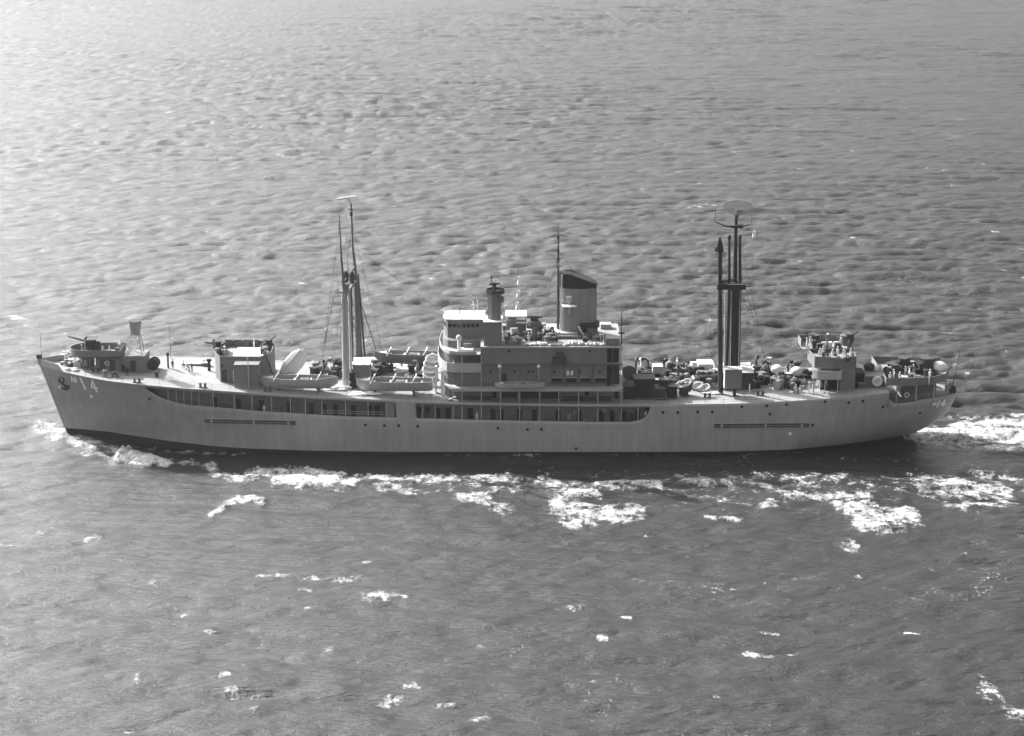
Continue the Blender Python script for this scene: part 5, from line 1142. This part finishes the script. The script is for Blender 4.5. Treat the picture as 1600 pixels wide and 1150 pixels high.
PEOPLE = [
 (D(102,565),0,'w',200,'crewman in white on the bow beside the foremost capstan'),(D(108,567),3,'w',160,'crewman in white bending over the anchor chain on the bow'),(D(118,573),1,'w',250,'crewman in white at the windlass on the bow'),
 (D(128,574),0,'w',30,'crewman in white just abaft the windlass under the forward gun tub'),(D(134,579),0,'d',100,'crewman in dungarees by the near rail below the forward gun tub'),
 ((Xat(129,-1,15.2),-1.3,15.15),0,'w',180,'crewman in white inside the front of the forward gun tub'),((Xat(163,-1.4,15.2),-2.3,15.15),1,'w',270,'crewman in white at the near wall of the forward gun tub, first abaft the gun'),
 ((Xat(172,-2,15.2),-2.2,15.15),0,'w',240,'crewman in white at the near wall of the forward gun tub, second abaft the gun'),((Xat(187,1.5,15.2),1.6,15.15),0,'w',100,'crewman in white at the after end of the forward gun tub'),
 ((Xat(192,0,15.2)-.5,-.3,15.15),0,'d',60,'crewman in dungarees at the after end of the forward gun tub'),
 (D(270,577),0,'b',90,'dark clad crewman beside the tall ventilator on the open foredeck'),(D(296,583),3,'d',200,'crewman stooping in the pair on the open foredeck'),(D(300,582),0,'b',340,'dark clad crewman upright in the pair on the open foredeck'),(D(287,577),2,'d',0,'crewman in dungarees walking on the foredeck before the hatch'),
 ((Xat(352,0,15.2),-.8,15.1),0,'w',180,'crewman in white on the forward gun house roof near its bow end'),((Xat(331,2,15.2)+.8,1.0,15.1),1,'d',180,'crewman in dungarees at the front wall of the forward gun house'),((Xat(397,3,15.2),3.2,15.1),0,'w',200,'crewman in white before the pale post on the forward gun house'),
 (D(489,606),0,'w',270,'crewman in white seen above the gunwale of the forward launch'),(D(504,583),2,'w',220,'crewman in white walking between tilted white boat and foremast'),(D(512,600),0,'d',200,'crewman in dungarees just before the near foremast post'),(D(536,607),1,'w',260,'crewman in white leaning at the foot of the near foremast post'),
 (D(549,607),3,'w',200,'crewman in white bending over rope abaft the near foremast post'),(D(680,604),0,'w',180,'crewman in white standing at the stern of the launch before the bridge'),(D(628,578),0,'d',80,'crewman in dungarees on the hatch between the two launches before the bridge'),
 ((Xat(718,-1,23),1.0,22.0),0,'b',180,'dark clad lookout alone on the pilothouse roof'),((Xat(740,2,23),2.6,22.0),1,'w',180,'crewman in white at the far rail of the pilothouse roof, forward of two'),((Xat(746,2,23),3.0,22.0),0,'w',170,'crewman in white at the far rail of the pilothouse roof, after of two'),
 ((Xat(709,-9,14.5),-9.0,14.5),1,'w',250,'crewman in white behind the lower bridge wing bulwark'),((Xat(800,-3,18.8),-4.5,Z3+.06),4,'w',200,'signalman in white with an arm raised near the flag lockers'),((Xat(826,-7,18.8),-7.4,Z3+.06),0,'w',270,'crewman in white on the boat deck forward of the director'),
 ((Xat(851,-2,18.8),-3,Z3+.06),0,'w',260,'crewman in white on the boat deck between director and funnel'),((Xat(862,-5,18.8),-5.8,Z3+.06),2,'d',0,'crewman in dungarees walking past the foot of the funnel'),
 (D(1003,587),0,'b',90,'dark clad crewman on deck just abaft the cable reel by the superstructure'),(D(997,585),0,'w',60,'crewman in white beside the dark clad man abaft the superstructure'),(D(1042,577),0,'w',260,'crewman in white among the after winches, forward one'),(D(1047,575),1,'w',200,'crewman in white leaning over the forward after winch'),(D(1058,574),0,'w',30,'crewman in white on the far side of the after winches'),
 (D(1072,583),0,'d',100,'crewman in dungarees between the after winches and the white canvas box'),(D(1008,616),0,'w',270,'crewman in white alone in the shade abaft the superstructure'),(D(1036,597),2,'d',10,'crewman in dungarees walking by the deck lockers abaft the superstructure'),
 (D(1170,584),0,'w',200,'crewman in white beside the after mast house'),(D(1197,589),3,'w',180,'crewman in white bending by the after cable reel'),(D(1204,583),0,'w',90,'crewman in white standing abaft the after cable reel'),(D(1171,616),0,'w',10,'crewman in white at the near rail abaft the control cabin'),
 (D(1213,585),0,'d',270,'crewman in dungarees by the white covered gear aft'),(D(1228,588),1,'w',200,'crewman in white leaning between the after winches'),(D(1234,584),0,'w',100,'crewman in white before the after gun house, far side'),(D(1250,595),0,'w',240,'crewman in white before the after gun house, near the dark winches'),
 (D(1243,616),0,'w',260,'crewman in white at the near rail, foremost of the four before the after gun house'),(D(1250,617),1,'w',270,'crewman in white at the near rail, second of the four before the after gun house'),(D(1264,614),0,'w',280,'crewman in white at the near rail, third of the four by the after gun house'),(D(1271,613),0,'w',250,'crewman in white at the near rail, last of the four by the after gun house'),
 ((X4(1262,-2),-.1,16.05),0,'w',180,'crewman in white at the front of the upper after gun platform'),((X4(1267,0),1.2,16.05),0,'w',120,'crewman in white second on the upper after gun platform'),((X4(1292,0),.0,16.05),0,'b',200,'dark clad crewman in the middle of the upper after gun platform'),((X4(1312,0),-.1,16.05),0,'w',90,'crewman in white beside the after director tub'),
 ((X4(1280,-4),-4.2,15.35),1,'w',270,'crewman in white at the near wall of the after gun house, foremost'),((X4(1286,-4),-3.2,15.35),0,'w',250,'crewman in white on the after gun house, second from the front'),((X4(1299,-4),-4.8,15.35),1,'w',270,'crewman in white on the after gun house, above the middle of the wall'),
 ((X4(1309,-4),-3.4,15.35),0,'w',60,'crewman in white on the after gun house, aft of its middle'),((X4(1318,-4),-4.0,15.35),0,'w',250,'crewman in white on the after gun house, second from the stern end'),((X4(1328,-4),-4.2,15.35),1,'w',290,'crewman in white on the after gun house at its stern end'),
 (D(1283,612),0,'d',270,'crewman in dungarees in the shade under the lower bulwark, forward of two'),(D(1291,611),0,'d',260,'crewman in dungarees in the shade under the lower bulwark, after of two'),
 (D(1371,590),0,'w',250,'crewman in white on deck before the stern platform'),(D(1378,593),2,'w',0,'crewman in white walking towards the stern platform'),
 ((Xat(1390,-5,12.4),-5.5,zp+.15),1,'w',260,'crewman in white at the forward corner of the stern platform'),((Xat(1397,-4,12.4),-3.8,zp+.15),0,'w',200,'crewman in white on the stern platform, second from forward'),((Xat(1405,-5,12.4),-5.6,zp+.15),0,'w',270,'crewman in white on the stern platform above the first grating end'),
 ((Xat(1415,-2,12.4),-1.8,zp+.15),0,'w',100,'crewman in white on the stern platform just before the stern gun'),((Xat(1421,-3,12.4),-3.0,zp+.15),4,'w',200,'crewman in white with a raised arm before the stern gun'),((Xat(1428,-1,12.4),-.6,zp+.15),0,'w',150,'crewman in white close against the stern gun'),
 ((Xat(1452,-3,12.4),-3.6,zp+.15),1,'w',270,'crewman in white abaft the stern gun at the near bulwark'),((76.2,-1.6,ZF),0,'w',0,'crewman in white at the foot of the ensign staff'),
 ((Xat(414,-9,8),-10.0,zlo(Xat(414,-10,8))-.75),1,'w',270,'crewman in white looking out of the forward gallery'),((Xat(890,-10,8),-10.1,zlo(Xat(890,-10,8))-.75),1,'d',270,'crewman in dungarees looking out of the after gallery'),
 ((Xat(745,-9.8,8),-9.9,zlo(Xat(745,-10,8))-.75),0,'w',270,'crewman in white in the after gallery below the bridge'),
]
for (pos,pose,outfit,rz,lb) in PEOPLE: person(pos,pose,outfit,rz,lb,dark=(outfit=='b'))

# loose deck gear: crates, rope coils, canvas piles
def pile(label, px, py, w_, d_, h_, m_, n=6, dz_=0):
    x,y,z = D(px,py); b = MB()
    for i in range(n): b.ell((random.uniform(-w_,w_)*.5,random.uniform(-d_,d_)*.5,h_*random.uniform(.2,.5)),(w_*random.uniform(.25,.42),d_*random.uniform(.25,.45),h_*random.uniform(.35,.6)),10,6)
    o = part('canvas_pile', b, m_, None, smooth=True, loc=(x,y,z+dz_)); o['label'] = label; o['category'] = 'canvas'; return o
pile('heap of white canvas and rope at the foot of the near foremast post',530,609,3.2,1.6,.7,WHITE,9); pile('long heap of white canvas at the deck edge abaft the near foremast post',566,617,4.2,1.3,.5,WHITE,10)
pile('small pale canvas heap under the stern of the launch before the bridge',663,616,3.0,.9,.4,WHITE,7); pile('white canvas heap under the far launch',612,574,2.4,1.4,.8,WHITE,7); pile('pale canvas heap beside the hatch before the bridge',650,590,2.6,1.6,.9,CANVAS,7)
pile('white canvas heap beside the after mast house',1172,577,2.2,1.4,1.2,WHITE,6); pile('pale canvas heap among the dark winches aft',1208,598,2.2,1.4,1.1,CANVAS,7); pile('white canvas heap before the after gun house',1252,600,2.0,1.3,1.2,WHITE,7)
pile('pale canvas heap by the forward gun tub foot',115,579,2.2,1.0,.6,WHITE,7); pile('canvas heap beside the aft white canvas box',1122,579,1.8,1.2,.7,WHITE,6); pile('canvas heap by the near deck edge before the control cabin',1112,616,2.6,1.0,.5,CANVAS,7)
pile('pale canvas heap on deck beyond the after winches',1030,577,2.4,1.2,.9,WHITE,6)
def crate(label, px, py, w_, d_, h_, m_):
    x,y,z = D(px,py); t_ = thing('crate', label, 'crate', (x,y,z), rad(random.uniform(-12,12)))
    part('crate_body', MB().box(-w_/2,w_/2,-d_/2,d_/2,.08,h_), m_, t_); part('crate_lid', MB().box(-w_/2-.04,w_/2+.04,-d_/2-.04,d_/2+.04,h_,h_+.08), LIGHT, t_)
    part('crate_runner', MB().box(-w_/2,w_/2,-d_/2+.05,-d_/2+.2,0,.08).box(-w_/2,w_/2,d_/2-.2,d_/2-.05,0,.08), WOOD, t_)
for a_ in (('low grey crate beside the hatch on the open foredeck',322,572,1.4,1.0,.6,MIDG),('grey crate between the forward launch and foremast',545,586,1.5,1.2,1.2,MIDG),('dark crate under the far launch',640,571,1.8,1.2,1.1,DARK),('grey crate beside the white life raft stack',655,600,1.3,1.0,1.1,SUPER),
   ('dark crate beside the blackened casing aft',1022,604,1.5,1.2,1.3,DARK),('grey crate between the after winches and mast',1108,590,1.6,1.1,.9,MIDG),('dark crate abaft the control cabin',1182,588,1.6,1.3,1.3,DARK),('dark crate before the after gun house',1232,596,1.5,1.2,1.5,DARK),('grey crate at the near edge abaft the after gun house',1346,606,1.2,.9,.9,MIDG)): crate(*a_)
